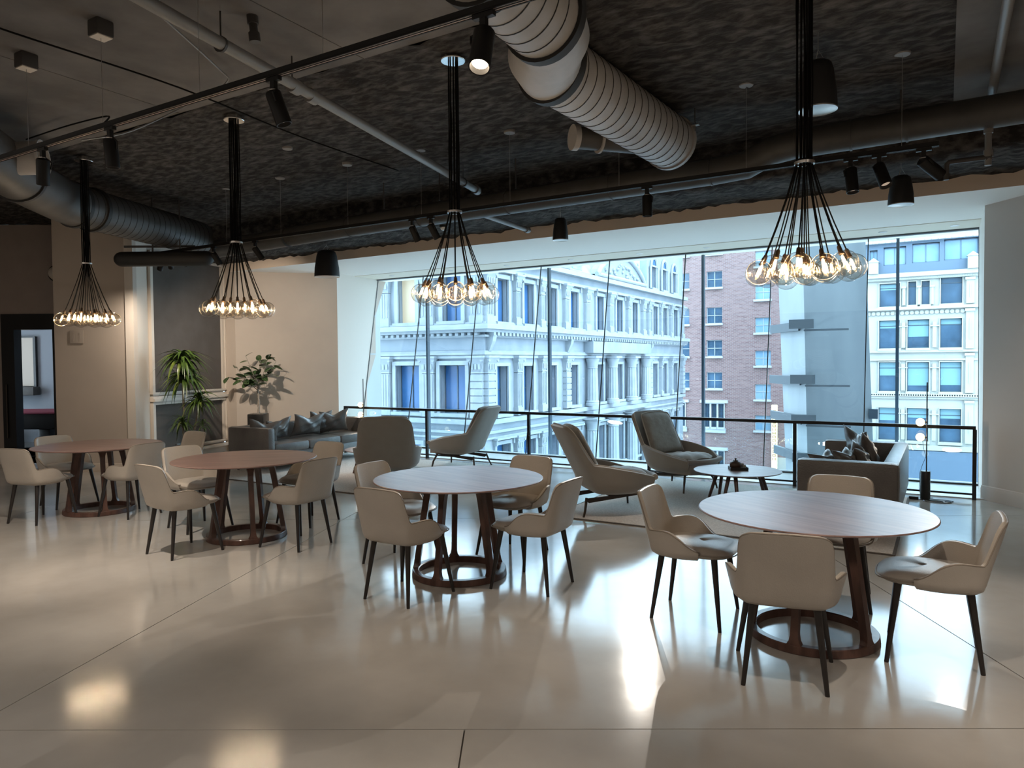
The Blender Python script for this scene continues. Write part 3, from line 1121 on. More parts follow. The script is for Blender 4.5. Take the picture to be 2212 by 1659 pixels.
# ---- floor lamps with two milky globes
def make_floor_lamp(x, y, label, flip, zb):
    t = thing('floor_lamp', label, 'floor lamp', (x, y, zb))
    MB().lathe([(0, 0), (.052, 0), (.054, .004), (.054, .328), (.051, .333), (0, .333)], 28).obj('base', 'black_metal', t, 40)
    MB().tube([(0.012, 0, .333), (.012, 0, 1.375)], .007, 10).obj('pole', 'black_metal', t, 40)
    for z, dx in ((.905, -.055), (.728, -.055)):
        g = MB().lathe([(.048 * math.sin(PI * k / 14), -.048 * math.cos(PI * k / 14)) for k in range(15)], 24, (dx * flip, 0, z)).obj('globe', 'bulb_milk', t, 80)
        MB().tube([(.012, 0, z), (dx * flip * .35, 0, z)], .012, 10).obj('socket', 'black_metal', g, 40)
        light('floor_lamp_bulb', 'POINT', (x + dx * flip * 1.0, y - .06, zb + z), 2.0, WARM, .03)
    MB().tube([(-.03 * flip, 0, .70), (-.02, .004, .60), (.005, .012, .50), (-.03, .02, .40), (-.058, .02, .30), (-.062, .02, .12), (-.045, .06, .006), (.08, .10, .006)], .0028, 6).obj('cable', 'black_metal', t, 60)
    return t


make_floor_lamp(-.185, 9.74, 'black floor lamp with two glowing globes beside the right sofa', 1, 0)
make_floor_lamp(-9.02, 9.80, 'black floor lamp with two glowing globes behind the left sofa', 1, .0)
# power lead and adapter beside the right lamp
cb = MB()
pts = []
for k in range(26):
    a = k / 25 * 2 * PI * 1.2
    pts.append((-.12 + .12 * math.cos(a) + .004 * k, 9.60 + .07 * math.sin(a), .005 + .002 * math.sin(3 * a)))
cb.tube([(-.26, 9.66, .006)] + pts + [(.08, 9.62, .006), (.10, 9.70, .006), (.0, 9.74, .006), (-.13, 9.74, .006)], .004, 6)
tag(cb.obj('power_cable', 'black_metal', None, 60), 'loose black power cable coiled on the floor by the right lamp', 'cable')
ad = MB().box((-.30, 9.67, .018), (.10, .05, .035), None, .006).obj('power_adapter', 'black_plastic', None, 40)
tag(ad, 'small black power adapter on the floor beside the right sofa', 'adapter')

# ================================================================== CHANDELIERS
GLOBE_R = .075
BULB_Z, COLLAR_Z = 2.18, 2.815


def hexspots():
    pts = [(0, 0)]
    for ring in (1, 2):
        for k in range(6 * ring):
            side, stp = divmod(k, ring)
            a0, a1 = side * PI / 3, (side + 1) * PI / 3
            f = stp / ring
            x = ring * ((1 - f) * math.cos(a0) + f * math.cos(a1))
            y = ring * ((1 - f) * math.sin(a0) + f * math.sin(a1))
            s_ = 1.0 if ring == 1 else 1.0 / max(.866, math.hypot(x, y) / ring) * .985
            pts.append((x * s_ * .136, y * s_ * .136))
    return pts


SP = hexspots()
globe_me = MB().lathe([(GLOBE_R * math.sin(PI * (.06 + .94 * k / 18)), GLOBE_R * math.cos(PI * (.06 + .94 * k / 18))) for k in range(19)], 28).mesh('globe', 85)
socket_me = MB().lathe([(.0, .112), (.008, .112), (.012, .104), (.0135, .072), (.015, .066), (.015, .058), (.0, .056)], 14).mesh('socket', 40)
fil_me = MB().lathe([(0, -.028), (.007, -.022), (.009, .0), (.007, .026), (0, .034)], 10, (0, 0, .018)).mesh('filament', 80)
stem_me = MB().lathe([(0, .056), (.006, .056), (.005, .044), (0, .042)], 8).mesh('stem', 60)


def make_chandelier(x, y, label, rz):
    t = thing('chandelier', label, 'chandelier', (x, y, CEIL), rz, 'bulb cluster chandeliers over the tables')
    MB().lathe([(0, -.055), (.092, -.055), (.096, -.050), (.096, -.044), (.070, -.040), (.070, -.004), (0, -.004)], 32).obj('canopy', 'chrome', t, 30)
    MB().lathe([(.040, COLLAR_Z - CEIL - .008), (.058, COLLAR_Z - CEIL - .008), (.058, COLLAR_Z - CEIL + .008), (.040, COLLAR_Z - CEIL + .008), (.040, COLLAR_Z - CEIL - .008)], 28).obj('collar', 'brushed', t, 30)
    r = random.Random(int(x * 100))
    for k, (bx, by) in enumerate(SP):
        dz = r.uniform(-.012, .012)
        zb = BULB_Z - CEIL + dz
        d_ = math.hypot(bx, by)
        out = Vector((bx, by, 0)) / max(d_, 1e-5)
        tl = .38 * min(1, d_ / .27)                         # bulbs hang tilted outwards
        M = Tr(bx, by, zb) @ Matrix.Rotation(-tl, 4, Vector((-out.y, out.x, 0)) if d_ > .01 else Vector((1, 0, 0)))
        g = mk('bulb', globe_me, 'globe_glass', t)
        g.matrix_local = M
        so = mk('socket', socket_me, 'socket_bronze', g)
        fi = mk('filament', fil_me, 'filament', g)
        top = M @ Vector((0, 0, .112))
        cx_, cy_ = bx * .155 + r.uniform(-.006, .006), by * .155 + r.uniform(-.006, .006)
        p = [(cx_ * .95, cy_ * .95, -.055)]
        for q in range(1, 5):
            f = q / 5
            p.append((cx_ + r.uniform(-.004, .004), cy_ + r.uniform(-.004, .004), -.055 + (COLLAR_Z - CEIL + .055) * f))
        p.append((cx_, cy_, COLLAR_Z - CEIL))
        zc = COLLAR_Z - CEIL
        for f, bw in ((.35, .30), (.7, .66)):
            p.append((cx_ + (top.x - cx_) * bw, cy_ + (top.y - cy_) * bw, zc + (top.z - zc) * f))
        p.append(tuple(top))
        MB().tube(p, .0042, 5).obj('cord', 'cord_black', t, 60)
        if True:
            wp = Tr(x, y, CEIL) @ Rz(rz) @ M @ Vector((0, 0, .01))
            light('chandelier_bulb', 'POINT', wp, CH_W, (1.0, .80, .58), .010)
    return t


CH_W = 6.5
make_chandelier(-8.387, 4.60, 'lit bulb-cluster chandelier at the far left, before the beige wall', .3)
make_chandelier(-5.81, 4.60, 'lit bulb-cluster chandelier above the second table, beside the dark shaded window', .9)
make_chandelier(-3.26, 4.60, 'lit bulb-cluster chandelier above the middle table, before the stone facade', .1)
make_chandelier(-.722, 4.60, 'lit bulb-cluster chandelier at the right, the largest in view', .55)

# ================================================================== TRACKS AND SPOT LAMPS


def make_track(x0, x1, y, z, label, wires, boxed):
    t = thing('lighting_track', label, 'track light', ((x0 + x1) / 2, y, z))
    L = x1 - x0
    c = (x0 + x1) / 2
    MB().box((0, 0, .018), (L, .042, .030)).box((0, -.017, .001), (L, .008, .008)).box((0, .017, .001), (L, .008, .008)).box((0, 0, .001), (L, .006, .006)).obj('rail', 'track_black', t)
    for yy in (-.009, .009):
        MB().box((0, yy, .0015), (L, .006, .003)).obj('conductor', 'track_copper', t)
    for wx in wires:
        MB().tube([(wx - c, 0, .03), (wx - c, 0, CEIL - z - .01)], .0018, 5).obj('suspension_wire', 'wire_steel', t)
        if boxed and wx < -4.5:
            MB().box((wx - c, 0, CEIL - z - .055), (.12, .12, .11), None, .012).obj('ceiling_box', 'pipe_dark', t, 30)
            MB().box((wx - c, 0, CEIL - z - .112), (.105, .105, .006)).obj('cover_plate', 'trim_cream', t)
        else:
            MB().lathe([(0, -.02), (.055, -.02), (.06, -.012), (.06, .02), (0, .02)], 18, (wx - c, 0, CEIL - z)).obj('ceiling_plate', 'pipe_grey', t, 30)
    return t


make_track(-9.8, 2.6, 2.88, 3.285, 'near suspended black lighting track crossing the upper left', [-6.0, -5.0, -3.95, -2.9, -.6], True)
make_track(-9.85, -.05, 6.42, 3.265, 'far suspended black lighting track running above the lounge', [-8.3, -7.25, -6.1, -5.0, -3.85, -2.65, -1.48, -.30], False)

lens_me = None


def make_lamp(x, y, z, label, aim, power=0, glow=False, s=1.0, angle=50, group='black cylinder track spots', col=WARM):
    t = thing('track_spot', label, 'spotlight', (x, y, z), 0, group)
    MB().box((0, 0, -.012), (.10 * s, .030, .026)).box((0, 0, -.05), (.032, .028, .055)).obj('adapter', 'track_black', t)
    MB().lathe([(0, -.085), (.030 * s, -.082), (.030 * s, -.076), (0, -.074)], 16).obj('swivel', 'brushed', t, 40)
    d = (Vector(aim) - Vector((x, y, z - .15))).normalized()
    q = d.to_track_quat('-Z', 'Y').to_matrix().to_4x4()
    M = Tr(0, 0, -.105) @ q
    r = .045 * s
    hd = MB().lathe([(0, .02), (r * .9, .02), (r, .012), (r, -.17 * s), (r * .88, -.17 * s), (r * .80, -.14 * s), (0, -.138 * s)], 24, M=M).obj('head', 'track_black', t, 40)
    ln = MB().lathe([(0, -.139 * s), (r * .76, -.141 * s), (r * .76, -.146 * s), (0, -.147 * s)], 20, M=M).obj('lens', 'lens_glow' if glow else 'lens_dim', hd, 40)
    arm = [M @ Vector((r + .004, 0, -.05)), M @ Vector((r + .012, 0, .0)), Vector((.025, 0, -.075)), Vector((0, 0, -.075))]
    MB().tube(arm, .007, 6).obj('yoke', 'track_black', t, 40)
    if power:
        p = Tr(x, y, z) @ M @ Vector((0, 0, -.18 * s))
        light('spot_beam', 'SPOT', p, power, col, .02, p + d, angle, .85)
    return t


NZ, FZ = 3.285, 3.265
make_lamp(-5.80, 2.88, NZ, 'black track spot at the far left end of the near track, above the duct opening', (-6.9, 3.4, 0), SP_N * 2.6, angle=75)
make_lamp(-4.917, 2.88, NZ, 'black track spot hanging straight down between the two left chandeliers', (-5.0, 3.2, 0), SP_N * 1.6, angle=65)
make_lamp(-3.29, 2.88, NZ, 'black track spot tilted to the right left of the third chandelier', (-2.5, 3.6, 0), SP_N)
make_lamp(-1.862, 2.88, NZ, 'black track spot shining at the camera beside the big duct', (-1.45, 1.5, 0), SP_N, True, 1.15)
make_lamp(-.30, 2.88, NZ, 'black track spot added for fill on the near track beyond the top edge', (-.5, 4.2, 0), SP_N)  # this spot and the next are out of view, added as fill
make_lamp(1.1, 2.88, NZ, 'unseen black track spot added for fill on the near track farther right', (.9, 3.9, 0), SP_N)
make_lamp(-9.72, 6.42, FZ, 'first of two side-by-side black spots at the left end of the far track', (-11.2, 6.6, 1.2), SP_F * .7, s=.9, angle=85)
make_lamp(-9.55, 6.42, FZ, 'second of two side-by-side black spots at the left end of the far track', (-11.4, 7.9, 1.3), SP_F * .8, s=.9, angle=80)
make_lamp(-9.29, 6.42, FZ, 'black spot tilted to the right third from the left end of the far track', (-10.9, 9.5, 1.6), SP_F * 2.3, s=.9, angle=80)
make_lamp(-8.58, 6.42, FZ, 'black spot on the far track left of the second chandelier cords', (-8.3, 8.4, .3), SP_F, s=.9)
make_lamp(-7.74, 6.42, FZ, 'black spot on the far track right of the second chandelier cords', (-7.2, 8.5, .3), SP_F, s=.9)
make_lamp(-5.13, 6.42, FZ, 'left one of a pair of black spots beside the third chandelier cords', (-4.7, 8.2, .0), SP_F * .5, s=.9)
make_lamp(-4.87, 6.42, FZ, 'right one of a pair of black spots beside the third chandelier cords', (-4.2, 8.4, .0), SP_F * .5, s=.9)
make_lamp(-2.374, 6.42, FZ, 'single black spot pointing straight down below the big duct', (-2.37, 6.6, 0), SP_F * .6, s=1.0)
make_lamp(-.66, 6.42, FZ, 'leftmost of three black spots at the right end of the far track', (-.35, 6.0, 0.3), SP_F * .6, s=1.05)
make_lamp(-.455, 6.42, FZ, 'middle of three black spots at the right end of the far track', (.6, 5.3, 0), SP_F * .6, s=1.05)
make_lamp(-.15, 6.42, FZ, 'rightmost of three black spots, its lens pale, at the end of the far track', (1.6, 8.0, 1.6), SP_F * .7, s=1.05, angle=80)

# unseen fill lamps added behind the camera to brighten the chair backs
for k, (x, y) in enumerate(((-6.5, -2.2), (-3.2, -2.2), (.2, -2.2), (3.4, 0.4), (-9.8, -.6))):
    t = thing('fill_lamp', ('round white fill lamp added behind the camera at the left', 'round white fill lamp added straight behind the camera', 'round white fill lamp added behind the camera at the right', 'round white fill lamp added out of view at the far right', 'round white fill lamp added out of view at the far left')[k], 'fill lamp', (x, y, CEIL), 0, 'round fill lamps added behind the camera')
    MB().lathe([(0, -.06), (.26, -.06), (.28, -.05), (.28, 0), (0, 0)], 32).obj('housing', 'white_paint', t, 40)
    MB().lathe([(0, -.075), (.22, -.072), (.25, -.058), (0, -.055)], 32).obj('diffuser', 'lens_dim', t, 40)
    ld = light('fill_lamp_light', 'AREA', (x, y, CEIL - .085), FILL_W, (1.0, .88, .76))
    ld.data.shape = 'DISK'
    ld.data.size = .5

# ================================================================== DUCTS AND PIPES


def pipe_dir(p, q):
    p, q = Vector(p), Vector(q)
    return p, q, (q - p).normalized(), (q - p).length


def ring_obj(name, m, parent, p, d, r, w, th=.008, n=36):
    M = Tr(*p) @ Vector(d).to_track_quat('Z', 'Y').to_matrix().to_4x4()
    return MB().lathe([(r - .002, -w / 2), (r + th, -w / 2), (r + th, w / 2), (r - .002, w / 2)], n, M=M).obj(name, m, parent, 30)


bd = thing('air_duct', 'large pale grey spiral duct with dark bands bending across the ceiling', 'duct', (-2.3, 5, CEIL))
BR = .245
K0, K1, K2 = Vector((-2.30, -1.0, 3.755)), Vector((-2.36, 4.30, 3.755)), Vector((-2.30, 6.78, 3.755))
E0, E1 = Vector((-2.12, 3.25, 3.755)), Vector((-2.12, -6, 3.755))
off = Vector((-2.3, 5, CEIL))
SEG_A = [Vector((-1.72, -4, 3.755)), Vector((-2.13, 3.98, 3.755))]
SEG_B = [Vector((-2.42, 4.62, 3.755)), Vector((-2.29, 6.82, 3.755))]


def L_(p):
    return tuple(Vector(p) - off)


MB().tube([L_(p) for p in SEG_A], BR, 40).obj('segment', 'duct_paint', bd, 40)
MB().tube([L_(p) for p in SEG_B], BR, 40).obj('segment', 'duct_paint', bd, 40)
mid = [SEG_A[1], Vector((-2.20, 4.20, 3.755)), Vector((-2.37, 4.42, 3.755)), SEG_B[0]]
MB().tube([L_(p) for p in mid], BR + .004, 40).obj('elbow', 'duct_paint', bd, 60)
for seg, ts, w in ((SEG_A, (.900, .999), .07), (SEG_B, (.0,), .075)):
    d_ = (seg[1] - seg[0]).normalized()
    for t_ in ts:
        ring_obj('flange_band', 'duct_band', bd, L_(seg[0].lerp(seg[1], t_)), d_, BR + .004, w, .02)
d_ = (SEG_B[1] - SEG_B[0]).normalized()
ring_obj('end_collar', 'duct_paint', bd, L_(SEG_B[1]), d_, BR, .05, .014)
for k in range(1, 17):
    ring_obj('seam', 'duct_band', bd, L_(SEG_B[0].lerp(SEG_B[1], k / 17)), (d_.x + .10, d_.y, .06), BR + .001, .006, .0035)
dA = (SEG_A[1] - SEG_A[0]).normalized()
for k in range(1, 12):
    ring_obj('seam', 'duct_band', bd, L_(SEG_A[1] - dA * (.13 * k + .03)), (dA.x + .10, dA.y, .06), BR + .001, .006, .0035)
# hangers on either side of the elbow and at the end
for px, py in ((-2.40, 3.93), (-1.86, 3.93), (-2.02, 6.74), (-2.57, 6.74)):
    h_ = MB().tube([(px + 2.3, py - 5, -.16), (px + 2.3, py - 5, -.01)], .006, 6).obj('hanger_rod', 'pipe_dark', bd)
    MB().box((px + 2.3, py - 5, -.17), (.075, .05, .006)).box((px + 2.3, py - 5, -.20), (.012, .012, .06)).obj('bracket_plate', 'brushed', h_)

p, q = Vector((-.52, .82, -.39)), Vector((.05, 1.45, -.39))
sb = MB().tube([p, p.lerp(q, .25), q], .095, 24).obj('branch', 'duct_dark', bd, 40)
ring_obj('collar', 'duct_paint', sb, p, q - p, .10, .05, .012, 24)
ring_obj('collar', 'duct_paint', sb, p.lerp(q, .28), q - p, .10, .02, .02, 24)

# long duct parallel to the window
fd = thing('long_duct', 'long dark round duct with an offset running parallel to the window', 'duct', (-4, 7.3, 3.55))
pth = [(-10.05, 7.42, 3.46), (-9.5, 7.36, 3.46),  (-7.0, 7.3, 3.50), (-2.0, 7.3, 3.545), (-1.68, 7.3, 3.56), (-1.45, 7.3, 3.66), (-1.22, 7.3, 3.69), (.5, 7.3, 3.71), (3.5, 7.3, 3.72)]
MB().tube([(a_ + 4, b_ - 7.3, c_ - 3.55) for a_, b_, c_ in pth], .135, 28).obj('pipe', 'duct_dark', fd, 50)
for x, z in ((-9.2, 3.445), (-8.1, 3.473), (-6.9, 3.5), (-5.7, 3.512), (-4.4, 3.524), (-3.1, 3.535), (-2.02, 3.545), (-1.22, 3.69), (-.75, 3.695), (-.3, 3.70), (.6, 3.71)):
    ring_obj('joint_ring', 'duct_dark', fd, (x + 4, 0, z - 3.55), (1, 0, .01), .136, .02, .006, 28)
for x in (-6.3, -5.4, -4.3, -.35):
    MB().tube([(x + 4, .0, .12), (x + 4, 0, CEIL - 3.55)], .009, 6).obj('hanger_rod', 'pipe_dark', fd)

# left duct: spiral run with an elbow and an open end
ldt = thing('left_duct', 'dark spiral duct with elbow and open collar at the left edge', 'duct', (-9, 5.5, 3.5))
o3 = Vector((-9, 5.5, 3.5))
run = [Vector((-8.95, 4.78, 3.575)), Vector((-9.76, 7.05, 3.575))]
MB().tube([tuple(p - o3) for p in run], .25, 36).obj('segment', 'duct_dark', ldt, 40)
d_ = (run[1] - run[0]).normalized()
for k in range(1, 22):
    ring_obj('seam', 'duct_band', ldt, run[0].lerp(run[1], k / 22) - o3, (d_.x, d_.y, .05), .25, .006, .003)
el = [Vector((-8.05, 3.75, 3.58)), Vector((-8.40, 4.10, 3.58)), Vector((-8.75, 4.50, 3.578)), Vector((-8.95, 4.78, 3.575))]
MB().tube([tuple(p - o3) for p in el], .255, 36).obj('elbow', 'duct_dark', ldt, 60)
up = [Vector((-7.2, 2.9, 3.62)), Vector((-7.7, 3.4, 3.60)), Vector((-8.05, 3.75, 3.58))]
MB().tube([tuple(p - o3) for p in up], .255, 36).obj('segment', 'duct_dark', ldt, 60)
for p, d2 in ((el[0], el[1] - el[0]), (run[0], d_), (run[0] + d_ * .28, d_)):
    ring_obj('flange_band', 'duct_band', ldt, p - o3, d2, .258, .05, .016)
cp = [Vector((-7.62, 3.42, 3.60)), Vector((-7.30, 3.72, 3.64))]
b_ = MB()
cM = Tr(*(cp[0] - o3)) @ (cp[1] - cp[0]).to_track_quat('Z', 'Y').to_matrix().to_4x4()
b_.lathe([(.15, 0), (.155, .33), (.165, .335), (.165, .36), (.15, .36), (.145, .33), (.14, .02), (0, .02)], 28, M=cM)
b_.obj('open_collar', 'duct_paint', ldt, 40)

cap = thing('capped_duct', 'black horizontal duct with rounded cap below the left spiral duct', 'duct', (-9.6, 6.3, 3.15))
p0, p1 = Vector((-10.10, 5.93, 3.155)), Vector((-9.02, 6.62, 3.165))
o4 = Vector((-9.6, 6.3, 3.15))
dv = (p1 - p0).normalized()
capp = [p0 + dv * .11 * (1 - math.cos(a)) for a in [PI / 2 * k / 6 for k in range(7)]]
rr = [max(.004, .105 * math.sin(PI / 2 * k / 6)) for k in range(7)]
capq = [p1 + dv * .11 * math.sin(PI / 2 * k / 6) for k in range(7)]
MB().tube([tuple(p - o4) for p in capp + capq], rr + [max(.004, .105 * math.cos(PI / 2 * k / 6)) for k in range(7)], 28).obj('pipe', 'duct_band', cap, 50)
for f in (.42, .72):
    pp = p0.lerp(p1, f) - o4
    MB().tube([(pp.x, pp.y, pp.z + .1), (pp.x, pp.y, CEIL - 3.15)], .012, 6).obj('hanger_rod', 'pipe_dark', cap)
MB().box((0, 0, .19), (1.0, .03, .03), Rz(math.atan2(dv.y, dv.x))).obj('hanger_bar', 'pipe_dark', cap)


def make_pipe(name, label, pts, r, m, clips=(), hang=()):
    c = Vector(pts[0])
    t = thing(name, label, 'pipe', c)
    MB().tube([tuple(Vector(p) - c) for p in pts], r, 14).obj('pipe', m, t, 40)
    a, b2 = Vector(pts[0]), Vector(pts[-1])
    for f in clips:
        ring_obj('coupling', m, t, a.lerp(b2, f) - c, b2 - a, r, r * 2.2, r * .35, 16)
    for f in hang:
        p = a.lerp(b2, f) - c
        h_ = MB().tube([(p.x, p.y, p.z + r), (p.x, p.y, CEIL - c.z)], .006, 6).obj('hanger_rod', 'pipe_dark', t)
        ring_obj('clevis', 'pipe_dark', h_, p, b2 - a, r + .006, .02, .006, 16)
    return t


make_pipe('sprinkler_pipe', 'grey steel pipe running diagonally from the top left to the third chandelier', [(-3.95, 2.0, 3.8), (-4.30, 3.90, 3.8), (-5.02, 7.55, 3.8)], .042, 'pipe_grey', (.36, .40, 1.0), (.22, .355, .93))
make_pipe('branch_pipe', 'short grey pipe under the beam right of the third chandelier', [(-5.02, 7.6, 3.52), (-5.03, 8.9, 3.50)], .032, 'pipe_grey', (.95,))
make_pipe('riser_pipe', 'bent dark conduit hanging at the right above the window bay', [(.30, 7.32, 3.60), (.30, 7.32, 3.27)], .026, 'pipe_grey', (.1, .7))
make_pipe('drop_pipe', 'short dark pipe end pointing down beside the right end of the far track', [(.30, 7.32, 3.34), (.02, 7.32, 3.34), (.0, 7.32, 3.32), (.0, 7.32, 3.19)], .022, 'pipe_dark', (.0,))
make_pipe('ceiling_conduit', 'vertical-looking grey conduit at the top right corner', [(.33, 7.6, 3.92), (.33, 4.0, 3.92), (.33, 1.0, 3.92)], .035, 'pipe_grey')
make_pipe('drain_pipe', 'black vertical pipe stub with cap above the diagonal pipe', [(-4.06, 3.38, CEIL), (-4.05, 3.39, 3.86)], .028, 'pipe_dark', (.15, .9))
# thin cables under the slab
for lb, pts in (('thin black cable crossing the smooth slab at the upper left', [(-5.6, 2.0, 3.985), (-5.6, 2.6, 3.98), (-5.51, 3.83, 3.97), (-5.66, 5.3, 3.97), (-5.64, 6.8, 3.96)]),
                ('pale looping cable beside the diagonal pipe', [(-4.1, 2.2, 3.96), (-4.38, 2.83, 3.95), (-4.85, 3.7, 3.95), (-5.0, 3.9, 3.94), (-5.42, 3.95, 3.9), (-5.5, 3.4, 3.5), (-5.5, 3.0, 3.32)]),
                ('sagging black cable above the near track', [(-5.5, 3.1, 3.40), (-5.9, 3.4, 3.62), (-6.5, 3.78, 3.90), (-7.2, 3.8, 3.94), (-8.0, 3.82, 3.95)])):
    b_ = MB()
    pp = []
    for i in range(len(pts) - 1):
        for k in range(6):
            t_ = i + k / 6
            pp.append(lerp_curve([(j, *p) for j, p in enumerate(pts)], t_))
    pp.append(pts[-1])
    tag(b_.tube(pp, .007, 6).obj('ceiling_cable', 'cord_black' if 'pale' not in lb else 'pipe_grey', None, 60), lb, 'cable')


def make_speaker(x, y, zb, w, h, label, wires=True):
    t = thing('pendant_speaker', label, 'speaker', (x, y, zb), 0, 'black pendant speakers')
    r = w / 2
    MB().lathe([(r * .93, .012), (r, .0), (r, .02), (r * .96, h * .35), (r * .80, h * .82), (r * .70, h * .95), (r * .55, h), (0, h)], 32).obj('body', 'black_plastic', t, 50)
    MB().lathe([(0, .004), (r * .90, .004), (r * .92, .013), (0, .014)], 32).obj('grille', 'grille_grey', t, 40)
    MB().lathe([(r * .92, .002), (r * 1.005, -.004), (r * 1.005, .004), (r * .93, .012)], 32).obj('rim_ring', 'brushed', t, 40)
    top = CEIL if not (8.05 < y < 9.1) else 3.585
    for k in range(3):
        a = k * 2.1
        MB().tube([(r * .4 * math.cos(a), r * .4 * math.sin(a), h * .98), (0, 0, h + .09 if h + .09 + zb < top else top - zb)], .0018, 5).obj('bridle_wire', 'wire_steel', t)
    if h + .09 + zb < top:
        MB().tube([(0, 0, h + .09), (0, 0, top - zb)], .003, 5).obj('suspension_wire', 'wire_steel', t)
    return t


make_speaker(-8.60, 8.55, 3.06, .40, .42, 'large black pendant speaker below the left end of the bulkhead')
make_speaker(-4.14, 8.12, 3.175, .195, .27, 'narrow black pendant speaker in the middle under the beam')
make_speaker(-.385, 8.16, 3.175, .235, .28, 'black pendant speaker at the right beside three track spots')
make_speaker(-.80, 5.66, 3.45, .265, .34, 'black pendant speaker behind the right chandelier cords, grey grille below')
# small ceiling plates and sensors
for k, (x, y, lb) in enumerate(((-6.2, 5.6, 'small round plate on the black ceiling left of the sprinkler pipe'), (-1.0, 4.9, 'pale round plate on the black ceiling near the right speaker'))):
    t = MB().lathe([(0, -.016), (.05, -.016), (.055, -.01), (.055, .03), (0, .03)], 18, (0, 0, 0)).obj('ceiling_plate', 'pipe_grey', None, 30)
    t.location = (x, y, CEIL)
    tag(t, lb, 'ceiling plate', 'round plates on the ceiling')
dc = thing('dome_camera', 'small shiny dome camera under the beam beside the third chandelier', 'camera', (-6.055, 8.27, 3.555))
MB().lathe([(0, .02), (.055, .02), (.058, .0), (.05, -.006), (0, -.006)], 24).obj('base', 'black_plastic', dc, 40)
MB().lathe([(.045, -.006), (.042, -.022), (.030, -.038), (.014, -.046), (0, -.048)], 24).obj('dome', 'chrome', dc, 60)
ws = thing('wall_speaker', 'round wall speaker half hidden by the edge of the beige wall', 'speaker', (-12.75, 6.50, 3.2), da - PI / 2)
MB().lathe([(0, 0), (.11, 0), (.12, .02), (.10, .08), (.05, .11), (0, .115)], 26, M=Ry(PI / 2)).obj('cone', 'trim_cream', ws, 50)
MB().lathe([(.115, -.005), (.14, -.005), (.14, .02), (.115, .02)], 26, M=Ry(PI / 2)).obj('ring', 'black_plastic', ws, 40)
# faint square sign on the beige wall
sg = thing('wall_sign', 'small square beige sign on the beige wall under the left chandelier', 'sign', (-11.525, 6.15, 2.10), math.atan2(B1[1] - B0[1], B1[0] - B0[0]))
MB().box((0, -.012, 0), (.21, .012, .20), None, .003).obj('plate', 'sign_plate', sg, 30)
b_ = MB()
for x in (-.045, .045):
    b_.lathe([(0, -.0), (.014, 0), (.014, .002), (0, .002)], 12, M=Tr(x, -.020, .055) @ Rx(PI / 2))
    b_.box((x, -.019, .005), (.035, .002, .06)).box((x - .008, -.019, -.045), (.010, .002, .05)).box((x + .008, -.019, -.045), (.010, .002, .05))
b_.obj('pictogram', 'sign_mark', sg)

# ================================================================== PLANTS


def strap_leaf(L, w, droop, seed):
    r = random.Random(seed)
    rows = []
    n = 8
    for i in range(n + 1):
        t = i / n
        ww = w * (math.sin(PI * min(1, t * .9 + .12)) ** .7) * (1 - t ** 6)
        x = L * (t * .75 if droop > .5 else t * .82)
        z = L * (.75 * t - droop * 1.25 * t * t)
        c = .25 * ww
        rows.append([(x, -ww / 2, z + c), (x, 0, z), (x, ww / 2, z + c)])
    return MB().grid(rows)


drac = thing('potted_dracaena', 'tall spiky green potted plant in front of the dark shaded window', 'plant', (-10.76, 7.46, 0))
MB().lathe([(0, 0), (.12, 0), (.135, .02), (.165, .33), (.172, .35), (.158, .35), (.150, .31), (0, .31)], 28).obj('pot', 'pot_grey', drac, 40)
MB().lathe([(0, .325), (.10, .328), (.150, .315)], 24).obj('pebbles', 'soil', drac)
sv = [strap_leaf(.60, .062, .92, 1).mesh('leaf', 60), strap_leaf(.54, .060, 1.15, 2).mesh('leaf', 60), strap_leaf(.46, .042, .72, 3).mesh('leaf', 60)]
sv2 = [strap_leaf(.56, .064, 1.05, 4).mesh('leaf', 60), strap_leaf(.42, .046, .6, 5).mesh('leaf', 60)]
for me in sv:
    me.materials.append(MATS['leaf_green'])
for me in sv2:
    me.materials.append(MATS['leaf_lime'])
r = random.Random(11)
for (bx, by, tx, ty, zt, n, s_, cx2) in ((-.03, .0, -.05, -.02, 1.68, 84, 1.0, 0), (-.03, .0, -.04, .01, 1.36, 70, 1.0, 1), (.05, .03, .12, .16, 1.00, 56, .85, 0), (.03, -.05, .02, -.08, .66, 34, .66, 0), (.06, .06, .14, .20, .62, 14, .5, 1)):
    if not cx2:
        MB().tube([(bx, by, .30), (bx + (tx - bx) * .6, by + (ty - by) * .6, .30 + (zt - .3) * .5), (tx, ty, zt)], [.022, .018, .014], 8).obj('stem', 'bark', drac, 60)
    for k in range(n):
        a = k * 2.399 + r.uniform(-.3, .3)
        f = k / n
        me = r.choice(sv if r.random() < .74 else sv2)
        o = mk('leaf', me, None, drac)
        o.matrix_local = Tr(tx, ty, zt + .10 * f - .04) @ Rz(a) @ Ry(-(-.25 + .95 * f) + r.uniform(-.12, .12)) @ Matrix.Scale(s_ * r.uniform(.75, 1.05), 4)


def oval_leaf(L, w):
    rows, rib = [], []
    n = 7
    for i in range(n + 1):
        t = i / n
        ww = w * math.sin(PI * (t ** .85)) ** .62 if 0 < t < 1 else .001
        z = -.16 * L * t * t
        rows.append([(L * t, -ww / 2, z + .10 * ww), (L * t, 0, z), (L * t, ww / 2, z + .10 * ww)])
        rib.append((L * t, 0, z + .0015))
    return MB().grid(rows), MB().tube(rib, .0022, 4)


